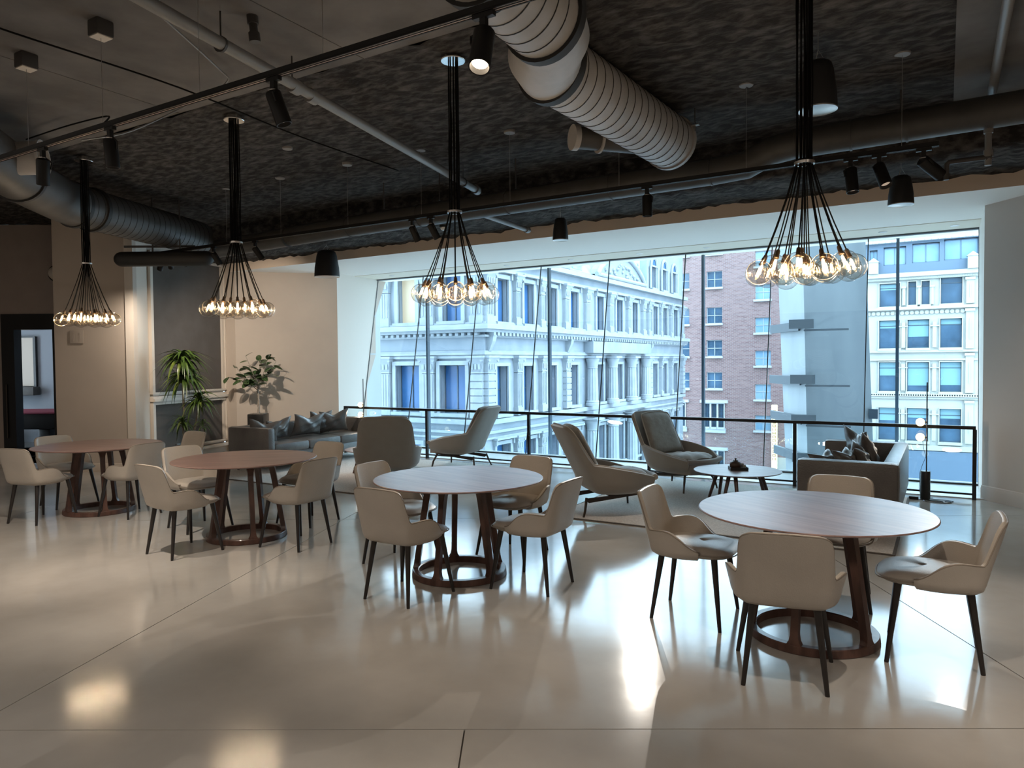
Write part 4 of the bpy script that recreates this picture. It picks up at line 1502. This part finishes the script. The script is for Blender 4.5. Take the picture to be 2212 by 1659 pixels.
fic = thing('rubber_tree', 'small rubber tree with oval leaves in a tall black planter by the beige wall', 'plant', (-11.00, 9.12, 0), YAW)
MB().box((0, 0, .365), (.30, .30, .73), None, .006).obj('planter', 'marble_black', fic, 30)
MB().box((0, 0, .731), (.27, .27, .012)).obj('soil', 'soil', fic)
lm, rb = oval_leaf(.205, .115)
lme, rme = lm.mesh('leaf', 60), rb.mesh('midrib', 60)
lme.materials.append(MATS['leaf_rubber'])
rme.materials.append(MATS['leaf_rib'])
trunk = [(0, 0, .72), (.02, .01, .95), (.0, -.01, 1.15), (.03, 0, 1.32)]
MB().tube(trunk, [.022, .018, .016, .013], 8).obj('stem', 'bark_pale', fic, 60)
MB().tube([(.02, .03, .72), (-.015, .02, .9), (.025, -.015, 1.05), (.0, .01, 1.2)], [.012, .011, .010, .009], 7).obj('stem', 'bark_pale', fic, 60)
r = random.Random(5)
tips = [(-.52, -.06, 1.42), (-.42, .04, 1.62), (-.18, -.08, 1.80), (.05, .02, 1.72), (.24, -.02, 1.84), (.34, .04, 1.70), (.30, -.10, 1.48), (-.05, -.16, 1.46), (-.25, -.10, 1.36), (.06, -.12, 1.28), (-.02, .10, 1.58)]
for tx, ty, tz in tips:
    base = Vector((.01, 0, 1.12 + .25 * r.random()))
    tip = Vector((tx, ty, tz))
    midp = base.lerp(tip, .55) + Vector((0, 0, -.05 if abs(tx) > .3 else .03))
    br_ = MB().tube([base, midp, tip], [.007, .005, .0035], 6).obj('branch', 'bark_pale', fic, 60)
    for k in range(5):
        f = 1 - .16 * k
        p = base.lerp(tip, f) if f < .55 else midp.lerp(tip, (f - .55) / .45)
        a = r.uniform(0, 6.28)
        o = mk('leaf', lme, None, fic)
        sc = r.uniform(.75, 1.1)
        o.matrix_local = Tr(*p) @ Rz(a) @ Ry(r.uniform(-.7, .5)) @ Rx(r.uniform(-.7, .7)) @ Matrix.Scale(sc, 4)
        q = mk('midrib', rme, None, o)

# ================================================================== ROOM BEHIND THE DOORWAY


def bthing(name, label, cat, lx, ly, z=0):
    p = DM @ Vector((lx, ly, z))
    return thing(name, label, cat, p, da)


pt = bthing('billiard_table', 'black billiard table with a thin dark red edge seen through the doorway', 'table', xa - 1.45, 2.1)
MB().box((0, 0, .60), (2.2, 1.1, .30), None, .02).obj('frame', 'black_metal', pt, 30)
MB().box((0, 0, .762), (2.3, 1.2, .035), None, .012).obj('rail', 'baize_red', pt, 30)
for sx in (-1, 1):
    for sy in (-1, 1):
        MB().box((sx * .85, sy * .38, .23), (.22, .18, .46), None, .02).obj('leg', 'black_metal', pt, 30)
sc_ = bthing('wall_panel', 'pale framed panel with dark edge on the wall behind the doorway', 'panel', xa - 2.35, 3.55, 1.2)
MB().box((0, 0, .55), (.70, .03, 1.05)).obj('board', 'trim_cream', sc_)
MB().box((.37, -.01, .55), (.05, .06, 1.1)).box((0, -.01, 1.09), (.74, .05, .03)).obj('frame', 'black_metal', sc_)
MB().box((.15, -.12, -.08), (.62, .24, .18), None, .01).obj('ledge', 'duct_dark', sc_, 30)
bn = bthing('low_bench', 'low white bench beneath the table behind the doorway', 'bench', xa - 1.9, 3.2)
MB().box((0, 0, .36), (1.6, .4, .06), None, .01).obj('top', 'white_paint', bn, 30)
MB().box((-.7, 0, .165), (.06, .36, .33)).box((.7, 0, .165), (.06, .36, .33)).obj('side', 'white_paint', bn)

# ================================================================== THE STREET OUTSIDE
own = MB().span((-30, 12.2, SOF + .6), (12, 12.9, 16)).span((-30, 12.2, -8.4), (12, 12.9, -.35)).span((-30, 12.2, -.35), (-11.3, 12.9, SOF + .6)).span((.6, 12.2, -.35), (12, 12.9, SOF + .6)).span((1.08, 12.9, -8.4), (1.6, 23.0, 7.5))  # last span: unseen wing added to darken the pier's right face
tag(own.obj('wall_outside', 'concrete_ext'), 'outside face of the building around the glass wall, with an unseen wing added to shade the pier', kind='structure')
gd = MB().span((-70, 14, -8.6), (40, 90, -8.4)).obj('ground', 'street_bounce')
tag(gd, 'unseen street far below the window, paled to bounce daylight upwards', kind='structure')


def wall_holes(u0, u1, z0, z1, holes, th=.5, M=None):
    us = sorted({u0, u1, *[h[0] for h in holes], *[h[1] for h in holes]})
    zs = sorted({z0, z1, *[h[2] for h in holes], *[h[3] for h in holes]})
    us = [u for u in us if u0 <= u <= u1]
    zs = [z for z in zs if z0 <= z <= z1]
    b_ = MB()
    for i in range(len(us) - 1):
        run = None
        for j in range(len(zs) - 1):
            uc, zc = (us[i] + us[i + 1]) / 2, (zs[j] + zs[j + 1]) / 2
            solid = not any(h[0] < uc < h[1] and h[2] < zc < h[3] for h in holes)
            if solid:
                run = run if run is not None else zs[j]
            if run is not None and (not solid or j == len(zs) - 2):
                top = zs[j + 1] if solid else zs[j]
                b_.box(((us[i] + us[i + 1]) / 2, th / 2, (run + top) / 2), (us[i + 1] - us[i], th, top - run), M)
                run = None
    return b_


def window(parent, M, h, trim, pane, bars='cross', fm='stone_trim', bm='frame_dark', depth=.30, hood=False, sill=True, name='window'):
    u0, u1, z0, z1 = h
    b_ = MB()
    t = trim
    if t:
        b_.box(((u0 - t / 2), -.04, (z0 + z1) / 2), (t, .14, z1 - z0), M).box(((u1 + t / 2), -.04, (z0 + z1) / 2), (t, .14, z1 - z0), M)
        b_.box(((u0 + u1) / 2, -.05, z1 + t / 2), (u1 - u0 + 2 * t, .16, t), M)
        if hood:
            b_.box(((u0 + u1) / 2, -.14, z1 + t * 1.7), (u1 - u0 + 3.2 * t, .36, t * .55), M)
            for s_ in (u0 - t * .9, u1 + t * .9):
                b_.box((s_, -.10, z1 + t * .7), (t * .6, .26, t * 1.6), M)
    if sill:
        b_.box(((u0 + u1) / 2, -.10, z0 - .08), (u1 - u0 + 2.4 * max(t, .06), .30, .16), M)
    if not b_.v:
        b_.box(((u0 + u1) / 2, .02, z1 + .02), (u1 - u0, .04, .04), M)
    w = b_.obj(name, fm, parent)
    MB().box(((u0 + u1) / 2, depth, (z0 + z1) / 2), (u1 - u0, .04, z1 - z0), M).obj('pane', pane, w)
    if bars:
        s = MB()
        e = .045
        uc, zc = (u0 + u1) / 2, (z0 + z1) / 2
        yb = depth - .04
        s.box((u0 + e / 2, yb, zc), (e, .05, z1 - z0), M).box((u1 - e / 2, yb, zc), (e, .05, z1 - z0), M)
        s.box((uc, yb, z0 + e / 2), (u1 - u0, .05, e), M).box((uc, yb, z1 - e / 2), (u1 - u0, .05, e), M)
        if bars in ('cross', 'v'):
            s.box((uc, yb, zc), (e, .05, z1 - z0), M)
        if bars in ('cross', 'h'):
            s.box((uc, yb, zc), (u1 - u0, .05, e), M)
        if bars == 'top':
            s.box((uc, yb, z1 - (z1 - z0) * .2), (u1 - u0, .05, e), M)
        if bars == 'grid':
            for k in (1, 2):
                s.box((u0 + (u1 - u0) * k / 3, yb, zc), (.02, .03, z1 - z0), M)
            for k in range(1, 6):
                s.box((uc, yb, z0 + (z1 - z0) * k / 6), (u1 - u0, .03, .02), M)
        s.obj('glazing_bar', bm, w)
    return w


# ---- pale stone corner building
sbld = thing('stone_building', 'ornate pale stone corner building with columns, seen blue through the glass', 'building', (-18.6, 28.5, 0))
MR, ML = Rz(PI / 2), Matrix.Identity(4)
UP = [1.62, 4.20, 6.82, 9.55, 13.25, 16.40, 19.15, 23.30, 25.45, 28.0]          # bay centres on the long face
holesU = [(u - .52, u + .52, 3.62, 5.72) for u in UP]
holesL = [(u - .62, u + .42, -.86, 1.47) for u in UP]
holesG = [(u - .70, u + .60, -4.9, -2.35) for u in UP]
wall_holes(.0, 30.1, -8.5, 7.0, holesU + holesL + holesG, .55, MR).obj('long_wall', 'stone', sbld)
LX = [-1.78, -4.55, -7.35, -10.2]
hl_L = [(u - .76, u + .76, -.80, 1.54) for u in LX]
hl_U = [(u - .55, u + .55, 3.66, 5.95) for u in LX]
hl_G = [(u - .80, u + .80, -4.9, -2.4) for u in LX]
wall_holes(-13, -.56, -8.5, 7.0, hl_L + hl_U + hl_G, .55, ML).obj('short_wall', 'stone', sbld)
for k, h in enumerate(holesU):
    window(sbld, MR, h, .20, 'pane_blue', 'v', hood=True)
for h in holesL:
    window(sbld, MR, h, .16, 'pane_blue', 'cross', depth=.42)
for h in holesG:
    window(sbld, MR, h, .18, 'pane_blue', 'v', depth=.42, hood=True)
for k, h in enumerate(hl_L):
    window(sbld, ML, h, .20, 'pane_blue', 'v', depth=.40)
for k, h in enumerate(hl_U):
    window(sbld, ML, h, .22, 'lit_office' if k == 1 else 'pane_blue', None if k == 1 else 'cross', hood=False)
for h in hl_G:
    window(sbld, ML, h, .2, 'pane_blue', 'v', depth=.40)


def band(z0, z1, pr, m='stone_trim', name='belt_course'):
    MB().box((15.05 - pr / 2, -pr / 2, (z0 + z1) / 2), (30.1 + pr, pr, z1 - z0), MR).box((-6.5, -pr / 2, (z0 + z1) / 2), (13, pr, z1 - z0), ML).obj(name, m, sbld)


band(3.22, 3.46, .62, name='cornice')
band(3.08, 3.22, .45, name='cornice')
band(2.86, 2.96, .20)
band(2.02, 2.14, .18)
band(2.14, 2.22, .10)
band(1.86, 2.0, .12)
band(-1.30, -1.06, .22)
band(-1.75, -1.62, .14)
band(-2.02, -1.92, .10)
band(3.46, 3.58, .18)
MB().box((14.95, -.10, 6.1), (30.3, .20, .18), MR).box((14.95, -.22, 6.72), (30.3, .44, .26), MR).box((-6.5, -.1, 6.1), (13, .2, .18), ML).obj('cornice', 'stone_trim', sbld)
# dentils under the cornice, a few pixels each
b_ = MB()
for k in range(84):
    b_.box((.25 + k * .355, -.26, 3.0), (.19, .42, .15), MR)
d_ = b_.obj('dentils', 'stone_trim', sbld)
d_['kind'] = 'stuff'
b_ = MB()
for k in range(34):
    b_.box((-.25 - k * .36, -.2, 3.0), (.18, .3, .13), ML)
b_.obj('dentils', 'stone_trim', sbld)['kind'] = 'stuff'
for u in (.35, 8.65, 11.4, 14.7, 17.9, 20.75, 21.9):
    MB().add([(u - .16, 0, 2.96), (u + .16, 0, 2.96), (u + .16, -.42, 2.96), (u - .16, -.42, 2.96), (u - .12, 0, 2.14), (u + .12, 0, 2.14), (u + .12, -.14, 2.2), (u - .12, -.14, 2.2), (u - .14, -.36, 2.66), (u + .14, -.36, 2.66)],
             [(0, 1, 2, 3), (3, 2, 9, 8), (8, 9, 6, 7), (7, 6, 5, 4), (0, 3, 8, 7, 4), (1, 5, 6, 9, 2)], MR).obj('console', 'stone_trim', sbld)


def pilaster(u, z0, z1, w, M, pr=.22, quoin=False):
    p = MB().box((u, -pr / 2, (z0 + z1 - .85) / 2), (w, pr, z1 - .85 - z0), M).box((u, -pr / 2 - .03, z0 + .18), (w + .12, pr + .06, .36), M).obj('pilaster', 'stone_trim', sbld)
    c = MB()
    c.box((u, -pr / 2 - .02, z1 - .80), (w + .06, pr + .04, .06), M)
    rows = []
    for z, ex in ((z1 - .77, .0), (z1 - .55, .03), (z1 - .35, .07), (z1 - .15, .17), (z1 - .10, .20)):
        x_, y_ = w / 2 + ex, pr + ex
        rows.append([(u - x_, 0, z), (u - x_, -y_, z), (u + x_, -y_, z), (u + x_, 0, z)])
    c.grid(rows, M=M)
    c.box((u, -(pr + .2) / 2, z1 - .05), (w + .44, pr + .24, .10), M)
    for sx in (-1, 1):
        c.lathe([(0, -.05), (.09, -.05), (.09, .05), (0, .05)], 10, M=M @ Tr(u + sx * (w / 2 + .07), -pr - .10, z1 - .2) @ Rx(PI / 2))
    for k in range(3):
        c.box((u - w / 3 + k * w / 3, -pr - .05, z1 - .52), (w * .2, .08, .26), M)
    c.obj('capital', 'stone_trim', p)
    if quoin:
        q = MB()
        z = z0 + .4
        while z < z1 - 1.1:
            q.box((u, -pr / 2 - .025, z + .15), (w + .05, pr + .05, .28), M)
            z += .34
        q.obj('quoin', 'stone_trim', p)
    else:
        q = MB()
        for k in range(4):
            q.box((u - w * .36 + k * w * .24, -pr - .015, (z0 + .45 + z1 - .9) / 2), (w * .10, .03, z1 - .9 - z0 - .45), M)
        q.obj('fluting', 'stone_trim', p)
    return p


for u, w, qn in ((.30, .60, True), (2.95, .42, False), (5.52, .42, False), (8.45, .55, True), (21.85, .5, True), (24.4, .34, False), (26.75, .34, False), (29.6, .5, True)):
    pilaster(u, -.98, 1.98, w, MR, .22, qn)
for u, w in ((.30, .60), (2.9, .40), (5.5, .40), (8.4, .45), (11.25, .55), (14.75, .5), (17.9, .5), (20.7, .5), (21.8, .45), (24.35, .3), (26.7, .3), (29.6, .5)):
    pilaster(u, 3.5, 6.05, w, MR, .20)
for u, w in ((-.32, .6), (-3.2, .7), (-6.0, .7), (-8.8, .7)):
    pilaster(u, -.98, 1.98, w, ML, .18, u > -1)
    pilaster(u, 3.5, 6.05, w, ML, .18)


def column(u, z0, z1, r):
    M = MR @ Tr(u, -.42, 0)
    n = 24
    rows = []
    for z, s_ in ((z0 + .30, 1.0), (z0 + .8, 1.0), (z1 - .75, .88)):
        rows.append([((r * s_ * (1 - .09 * (k % 2))) * math.cos(2 * PI * k / n), (r * s_ * (1 - .09 * (k % 2))) * math.sin(2 * PI * k / n), z) for k in range(n)])
    c = MB().grid(rows, closed=True, M=M).lathe([(r * 1.3, z0), (r * 1.3, z0 + .12), (r * 1.15, z0 + .16), (r * 1.2, z0 + .22), (r * 1.02, z0 + .30)], 24, M=M).obj('column', 'stone_trim', sbld)
    MB().lathe([(r * .88, z1 - .75), (r * .95, z1 - .70), (r * .9, z1 - .66), (r * 1.0, z1 - .4), (r * 1.25, z1 - .14)], 20, M=M).box((0, 0, z1 - .05), (r * 2.7, r * 2.7, .12), M).obj('capital', 'stone_trim', c, 30)


for u in (11.3, 14.4, 17.65, 20.4):
    column(u, -.98, 1.98, .34)
    column(u, -6.4, -1.75, .40)
for u in (2.95, 5.52, 8.45, 21.9, 24.4, 26.75):
    pilaster(u, -6.4, -2.0, .5, MR, .2, u in (8.45, 21.9))
# projecting entablature over the columns
MB().box((15.9, -.33, 2.52), (9.9, .62, .70), MR).box((15.9, -.32, -1.42), (9.9, .60, .26), MR).obj('portico_entablature', 'stone', sbld)
# segmental pediment
n = 24
pa = [(12.4 + 8.0 * k / n, 7.05 + 1.55 * math.sin(PI * k / n) ** .75) for k in range(n + 1)]
MP = MR @ Matrix(((1, 0, 0, 0), (0, 0, 1, 0), (0, 1, 0, 0), (0, 0, 0, 1)))
pd_ = MB().prism(pa, -.25, .3, MP).obj('pediment', 'stone', sbld)
MB().tube([MR @ Vector((u, -.32, z)) for u, z in pa], .16, 8).tube([MR @ Vector((12.2, -.32, 7.02)), MR @ Vector((20.6, -.32, 7.02))], .15, 8).obj('pediment_rim', 'stone_trim', pd_, 50)
b_ = MB()
r = random.Random(3)
for k in range(26):
    u = r.uniform(13.6, 19.2)
    zz = 7.2 + r.random() * max(.1, 1.05 * math.sin(PI * (u - 12.4) / 8.0) - .25)
    b_.lathe([(0, -.12), (.10, -.06), (.12, 0), (.08, .08), (0, .12)], 8, M=MR @ Tr(u, -.28, zz))
b_.obj('relief', 'stone_trim', pd_, 40)
# copper roof and set-back pavilion
MB().add([MR @ Vector(p) for p in ((9.2, .1, 7.0), (21.6, .1, 7.0), (21.6, 2.2, 9.6), (9.2, 2.2, 9.6), (9.2, 2.2, 7.0), (21.6, 2.2, 7.0))], [(0, 1, 2, 3), (0, 3, 4), (1, 5, 2), (3, 2, 5, 4), (0, 4, 5, 1)]).obj('copper_roof', 'copper_green', sbld)
for u in (10.6, 20.0):
    d2 = MB().box((u, .7, 7.9), (1.3, 1.0, 1.5), MR).obj('dormer', 'copper_green', sbld)
    MB().box((u, .18, 7.95), (.8, .06, 1.1), MR).obj('pane', 'pane_blue', d2)
MB().box((4.6, .4, 8.0), (9.2, .8, 2.2), MR).obj('attic_wall', 'stone', sbld)
hA = [(22.5, 23.5, 6.95, 8.6), (24.85, 25.8, 6.95, 8.6), (27.2, 28.1, 6.95, 8.6)]
wall_holes(21.7, 30.1, 7.0, 11.5, [(a, b2, 7.0, d3) for a, b2, c2, d3 in hA], .55, MR).obj('pavilion_wall', 'stone', sbld)
for h in hA:
    w_ = window(sbld, MR, (h[0], h[1], 7.05, 8.6), .12, 'pane_blue', 'v', sill=True, name='arched_window')
    uc, rr_ = (h[0] + h[1]) / 2, (h[1] - h[0]) / 2
    arc = [(uc + (rr_ + .1) * math.cos(PI * k / 12), 8.6 + (rr_ + .25) * math.sin(PI * k / 12)) for k in range(13)]
    MB().tube([MR @ Vector((u, -.08, z)) for u, z in arc], .11, 6).obj('arch', 'stone_trim', w_, 50)
    MB().prism([(uc + rr_ * math.cos(PI * k / 12), 8.6 + (rr_ + .15) * math.sin(PI * k / 12)) for k in range(13)], -.04, .02, MP).obj('arch_pane', 'pane_blue', w_)
    for s_ in (h[0] - .28, h[1] + .28):
        MB().tube([MR @ Vector((s_, -.12, 7.0)), MR @ Vector((s_, -.12, 8.6))], .09, 8).obj('colonnette', 'stone_trim', w_, 50)

# ---- red brick building
bb = thing('brick_building', 'red brick building with paired sash windows beyond the stone facade', 'building', (-13, 62, 0))
BX = 13.0


def bw(u0, u1, z0, z1):
    return (u0 + BX, u1 + BX, z0, z1)


hb = [bw(-17.60, -16.26, z, z + 1.38) for z in (10.75, 7.90, 4.82, 2.02, -.74)]
hb += [bw(-20.45, -19.10, z, z + 1.38) for z in (10.75, 7.90, 4.82, 2.02, -.74)]
hb2 = [bw(-13.56, -12.28, z, z + 1.26) for z in (9.4, 6.67, 3.92, 1.19, -1.61, -4.2)]
tri = []
for c0, z0, z1 in ((-16.94, -4.05, -2.05), (-20.3, -4.05, -2.05), (-16.94, -8.2, -6.1)):
    for k in (-1, 0, 1):
        tri.append(bw(c0 + k * .60 - .23, c0 + k * .60 + .23, z0, z1))
wall_holes(-9.5, 7, -8.5, 13, hb + hb2 + tri, .5).obj('brick_wall', 'brick', bb)
for h in hb + hb2:
    window(bb, None, h, 0, 'pane_sky' if h in hb2 else 'pane_dark', 'cross', 'frame_white', 'frame_white', .22)
for h in tri:
    window(bb, None, h, .07, 'pane_dark', 'grid', 'frame_white', 'frame_dark', .2)
for c0, z0, z1 in ((-16.94, -4.05, -2.05), (-20.3, -4.05, -2.05), (-16.94, -8.2, -6.1)):
    MB().box((c0 + BX, -.1, z1 + .2), (2.35, .3, .25)).box((c0 + BX, -.08, z0 - .28), (2.0, .24, .40)).obj('lintel', 'frame_white', bb)
MB().box((2.2, -.05, -7.3), (2.3, .1, 1.9)).obj('shop_panel', 'white_facade', bb)

# ---- vertical yellow sign on the brick wall
vs_ = thing('blade_sign', 'tall narrow yellow vertical sign with brown lettering fixed to the brick building', 'sign', (-11.85, 61.3, -4.6))
MB().box((0, 0, 0), (.44, .20, 5.2), None, .03).obj('board', 'sign_yellow', vs_, 30)
for k in range(14):
    z = 2.1 - k * .30
    kind = k % 4
    s = MB().box((-.10, -.115, z), (.05, .03, .20)).box((.10, -.115, z), (.05, .03, .20))
    if kind != 1:
        s.box((0, -.115, z + (.08 if kind != 2 else 0)), (.16, .03, .04))
    if kind in (0, 3):
        s.box((0, -.115, z - .08), (.16, .03, .04))
    s.obj('letter', 'sign_letter', vs_)
MB().box((.0, .3, 2.5), (.06, .6, .06)).box((0, .3, -2.4), (.06, .6, .06)).obj('bracket', 'steel_ext', vs_)

# ---- white facade with dark mansard
wb = thing('white_building', 'white moulded facade with large windows and a slate-blue attic at the right', 'building', (-1.3, 52, 0))
WX = 1.3


def ww(u0, u1, z0, z1):
    return (u0 + WX, u1 + WX, z0, z1)


C3 = [(-3.63, -2.46), (-2.03, -.84), (-.25, .89)]
hw = []
hw += [ww(-3.62, -2.46, 4.98, 6.45), ww(-2.0, -1.56, 5.03, 6.50), ww(-1.27, -.83, 5.03, 6.50), ww(-.24, .89, 5.03, 6.62)]
for z0, z1 in ((2.33, 4.11), (-.40, 1.45), (-3.52, -1.45), (-7.6, -4.6)):
    hw += [ww(a_, c_, z0, z1) for a_, c_ in C3]
wall_holes(-4.2, 6.5, -8.5, 6.85, hw, .5).obj('facade_wall', 'white_facade', wb)
for k, h in enumerate(hw):
    w_ = window(wb, None, h, .05, 'pane_dark', 'top', 'white_facade', 'frame_dark', .22)
    if h[3] < 4.5 and h[2] > -4:
        f = (.28, .60, .22, .46, .80, .78, .40, .30, .30)[(k - 4) % 9]
        MB().box(((h[0] + h[1]) / 2, .19, h[3] - (h[3] - h[2]) * f / 2), (h[1] - h[0] - .08, .02, (h[3] - h[2]) * f)).obj('blind', 'pane_shade', w_)
    elif k == 0:
        MB().box(((h[0] + h[1]) / 2, .19, h[3] - .2), (h[1] - h[0] - .08, .02, .40)).obj('blind', 'pane_shade', w_)
for z0, z1, pr in ((6.80, 7.06, .34), (6.62, 6.80, .2), (4.74, 4.92, .26), (2.06, 2.20, .22), (1.55, 1.66, .14), (-.72, -.52, .24), (-.86, -.74, .14), (-4.05, -3.75, .28)):
    MB().box((1.15, -pr / 2, (z0 + z1) / 2), (10.7, pr, z1 - z0)).obj('belt_course', 'white_facade', wb)
b_ = MB()
for k in range(26):
    b_.lathe([(.0, -.06), (.12, -.06), (.12, .06), (0, .06)], 10, M=Tr(-4.0 + k * .27, -.05, 4.55) @ Rx(PI / 2))
b_.obj('scallops', 'white_facade', wb)['kind'] = 'stuff'
b_ = MB()
for k in range(60):
    b_.box((-4.0 + k * .13, -.13, 6.70), (.07, .2, .1)).box((-4.0 + k * .13, -.13, -.62), (.07, .22, .08))
b_.obj('dentils', 'white_facade', wb)['kind'] = 'stuff'
for u in (-4.05, -2.25, -.55, 1.32 - WX + 1.25):
    for z0, z1 in ((2.3, 4.0), (-.4, 1.4), (-3.5, -1.5)):
        if u > -4 and u < 1:
            MB().box((u + WX, -.05, (z0 + z1) / 2), (.22, .10, z1 - z0 - .1)).box((u + WX, -.08, z1 - .3), (.5, .12, .07)).obj('pier_moulding', 'white_facade', wb)
for z0, z1 in ((-3.6, -.9), (-.5, 2.0), (2.2, 4.7), (4.95, 6.6)):
    MB().box((1.30 + WX, -.08, (z0 + z1) / 2), (.42, .16, z1 - z0 - .1)).box((1.30 + WX, -.12, z1 - .1), (.52, .24, .16)).box((1.30 + WX, -.17, (z0 + z1) / 2), (.06, .04, (z1 - z0) * .5)).obj('pilaster', 'white_facade', wb)
for u in (-2.25, -1.42, -.70):
    MB().tube([(u + WX, -.08, 5.03), (u + WX, -.08, 6.1)], .10, 10).box((u + WX, -.1, 6.15), (.26, .24, .12)).obj('half_column', 'white_facade', wb, 40)
hd_ = [ww(-3.40, -2.14, 7.62, 8.72), ww(-1.80, -.32, 7.66, 8.82), ww(-.08, 1.68, 7.70, 8.92), ww(-4.2, -3.75, 7.62, 8.6), ww(2.0, 3.6, 7.7, 8.92)]
att = wall_holes(-4.4, 6.5, 7.0, 9.05, hd_, .4)
att.obj('attic_wall', 'slate_blue', wb)
for h in hd_:
    window(wb, None, h, 0, 'pane_sky', 'v', 'slate_blue', 'slate_blue', .2, sill=False)
rf_ = MB().add([(-4.6, -.35, 9.0), (6.6, -.35, 9.0), (6.6, 2.2, 11.6), (-4.6, 2.2, 11.6), (-4.6, 2.2, 9.0), (6.6, 2.2, 9.0)], [(0, 1, 2, 3), (0, 3, 4), (1, 5, 2), (2, 5, 4, 3), (0, 4, 5, 1)]).obj('roof', 'roof_metal', wb)
for k in range(30):
    u = -4.5 + k * .36
    MB().tube([(u, -.36, 9.02), (u, 2.18, 11.62)], .022, 5).obj('seam', 'seam_grey', rf_)
for u in (-3.95, 1.42):
    p_ = MB().box((u + WX, -.25, 7.45), (.55, .4, .75)).obj('pinnacle', 'white_facade', wb)
    MB().add([(u + WX - .34, -.5, 7.82), (u + WX + .34, -.5, 7.82), (u + WX + .34, .0, 7.82), (u + WX - .34, 0, 7.82), (u + WX, -.25, 8.12)], [(3, 2, 1, 0), (0, 1, 4), (1, 2, 4), (2, 3, 4), (3, 0, 4)]).obj('cap', 'white_facade', p_)
MB().box((1.15, -.12, -6.2), (10.7, .2, 4.2)).obj('shopfront', 'slate_blue', wb)

PX0 = (-2.605, 17.04)
PIER = [(-3.28, 18.15), (-2.605, 17.04), (-1.39, 18.23), (-1.9, 19.3), (-2.9, 19.3)]
PLEAN = [(-.26, .06), (-.16, .10), (-.24, .08), (-.24, .1), (-.24, .1)]
# ---- raking concrete pier with steel brackets, just outside
pr_ = thing('concrete_pier', 'leaning grey concrete pier with steel brackets outside the glass', 'pier', (PX0[0], PX0[1], 0))


def pier_ring(z):
    f = (z - 0) / 6.0
    pts = []
    for (x, y), (lx, ly) in zip(PIER, PLEAN):
        pts.append((x - PX0[0] + lx * f, y - PX0[1] + ly * f, z))
    return pts


rows = [pier_ring(z) for z in (-8.4, -2, 1.2, 3.0, 5.0, 9.0)]
n_ = len(rows[0])
MB().grid(rows, closed=True).obj('shaft', 'concrete_ext', pr_)
for z, ext in ((2.40, .55), (1.18, .75), (.30, .8), (-.55, .7)):
    a_ = pier_ring(z)
    Lp, Mp, Rp = Vector(a_[0]), Vector(a_[1]), Vector(a_[2])
    o_ = (Lp - Mp).normalized()
    g = MB().prism([(p.x, p.y) for p in (Lp + o_ * ext, Lp + o_ * ext + Vector((0, -.14, 0)), Mp + o_ * .25 + Vector((0, -.18, 0)), Mp + o_ * .25)], z - .10, z + .10).obj('bracket', 'steel_ext', pr_)
    MB().box((Mp.x + o_.x * .1, Mp.y - .08, z + .04), (.50, .12, .20)).box((Mp.x + .45, Mp.y - .06, z - .10), (.9, .08, .04)).obj('bracket_plate', 'steel_ext', g)
MB().box((Rp.x, Rp.y - .05, .42), (.18, .2, .22)).obj('flood_lamp', 'frame_dark', pr_)
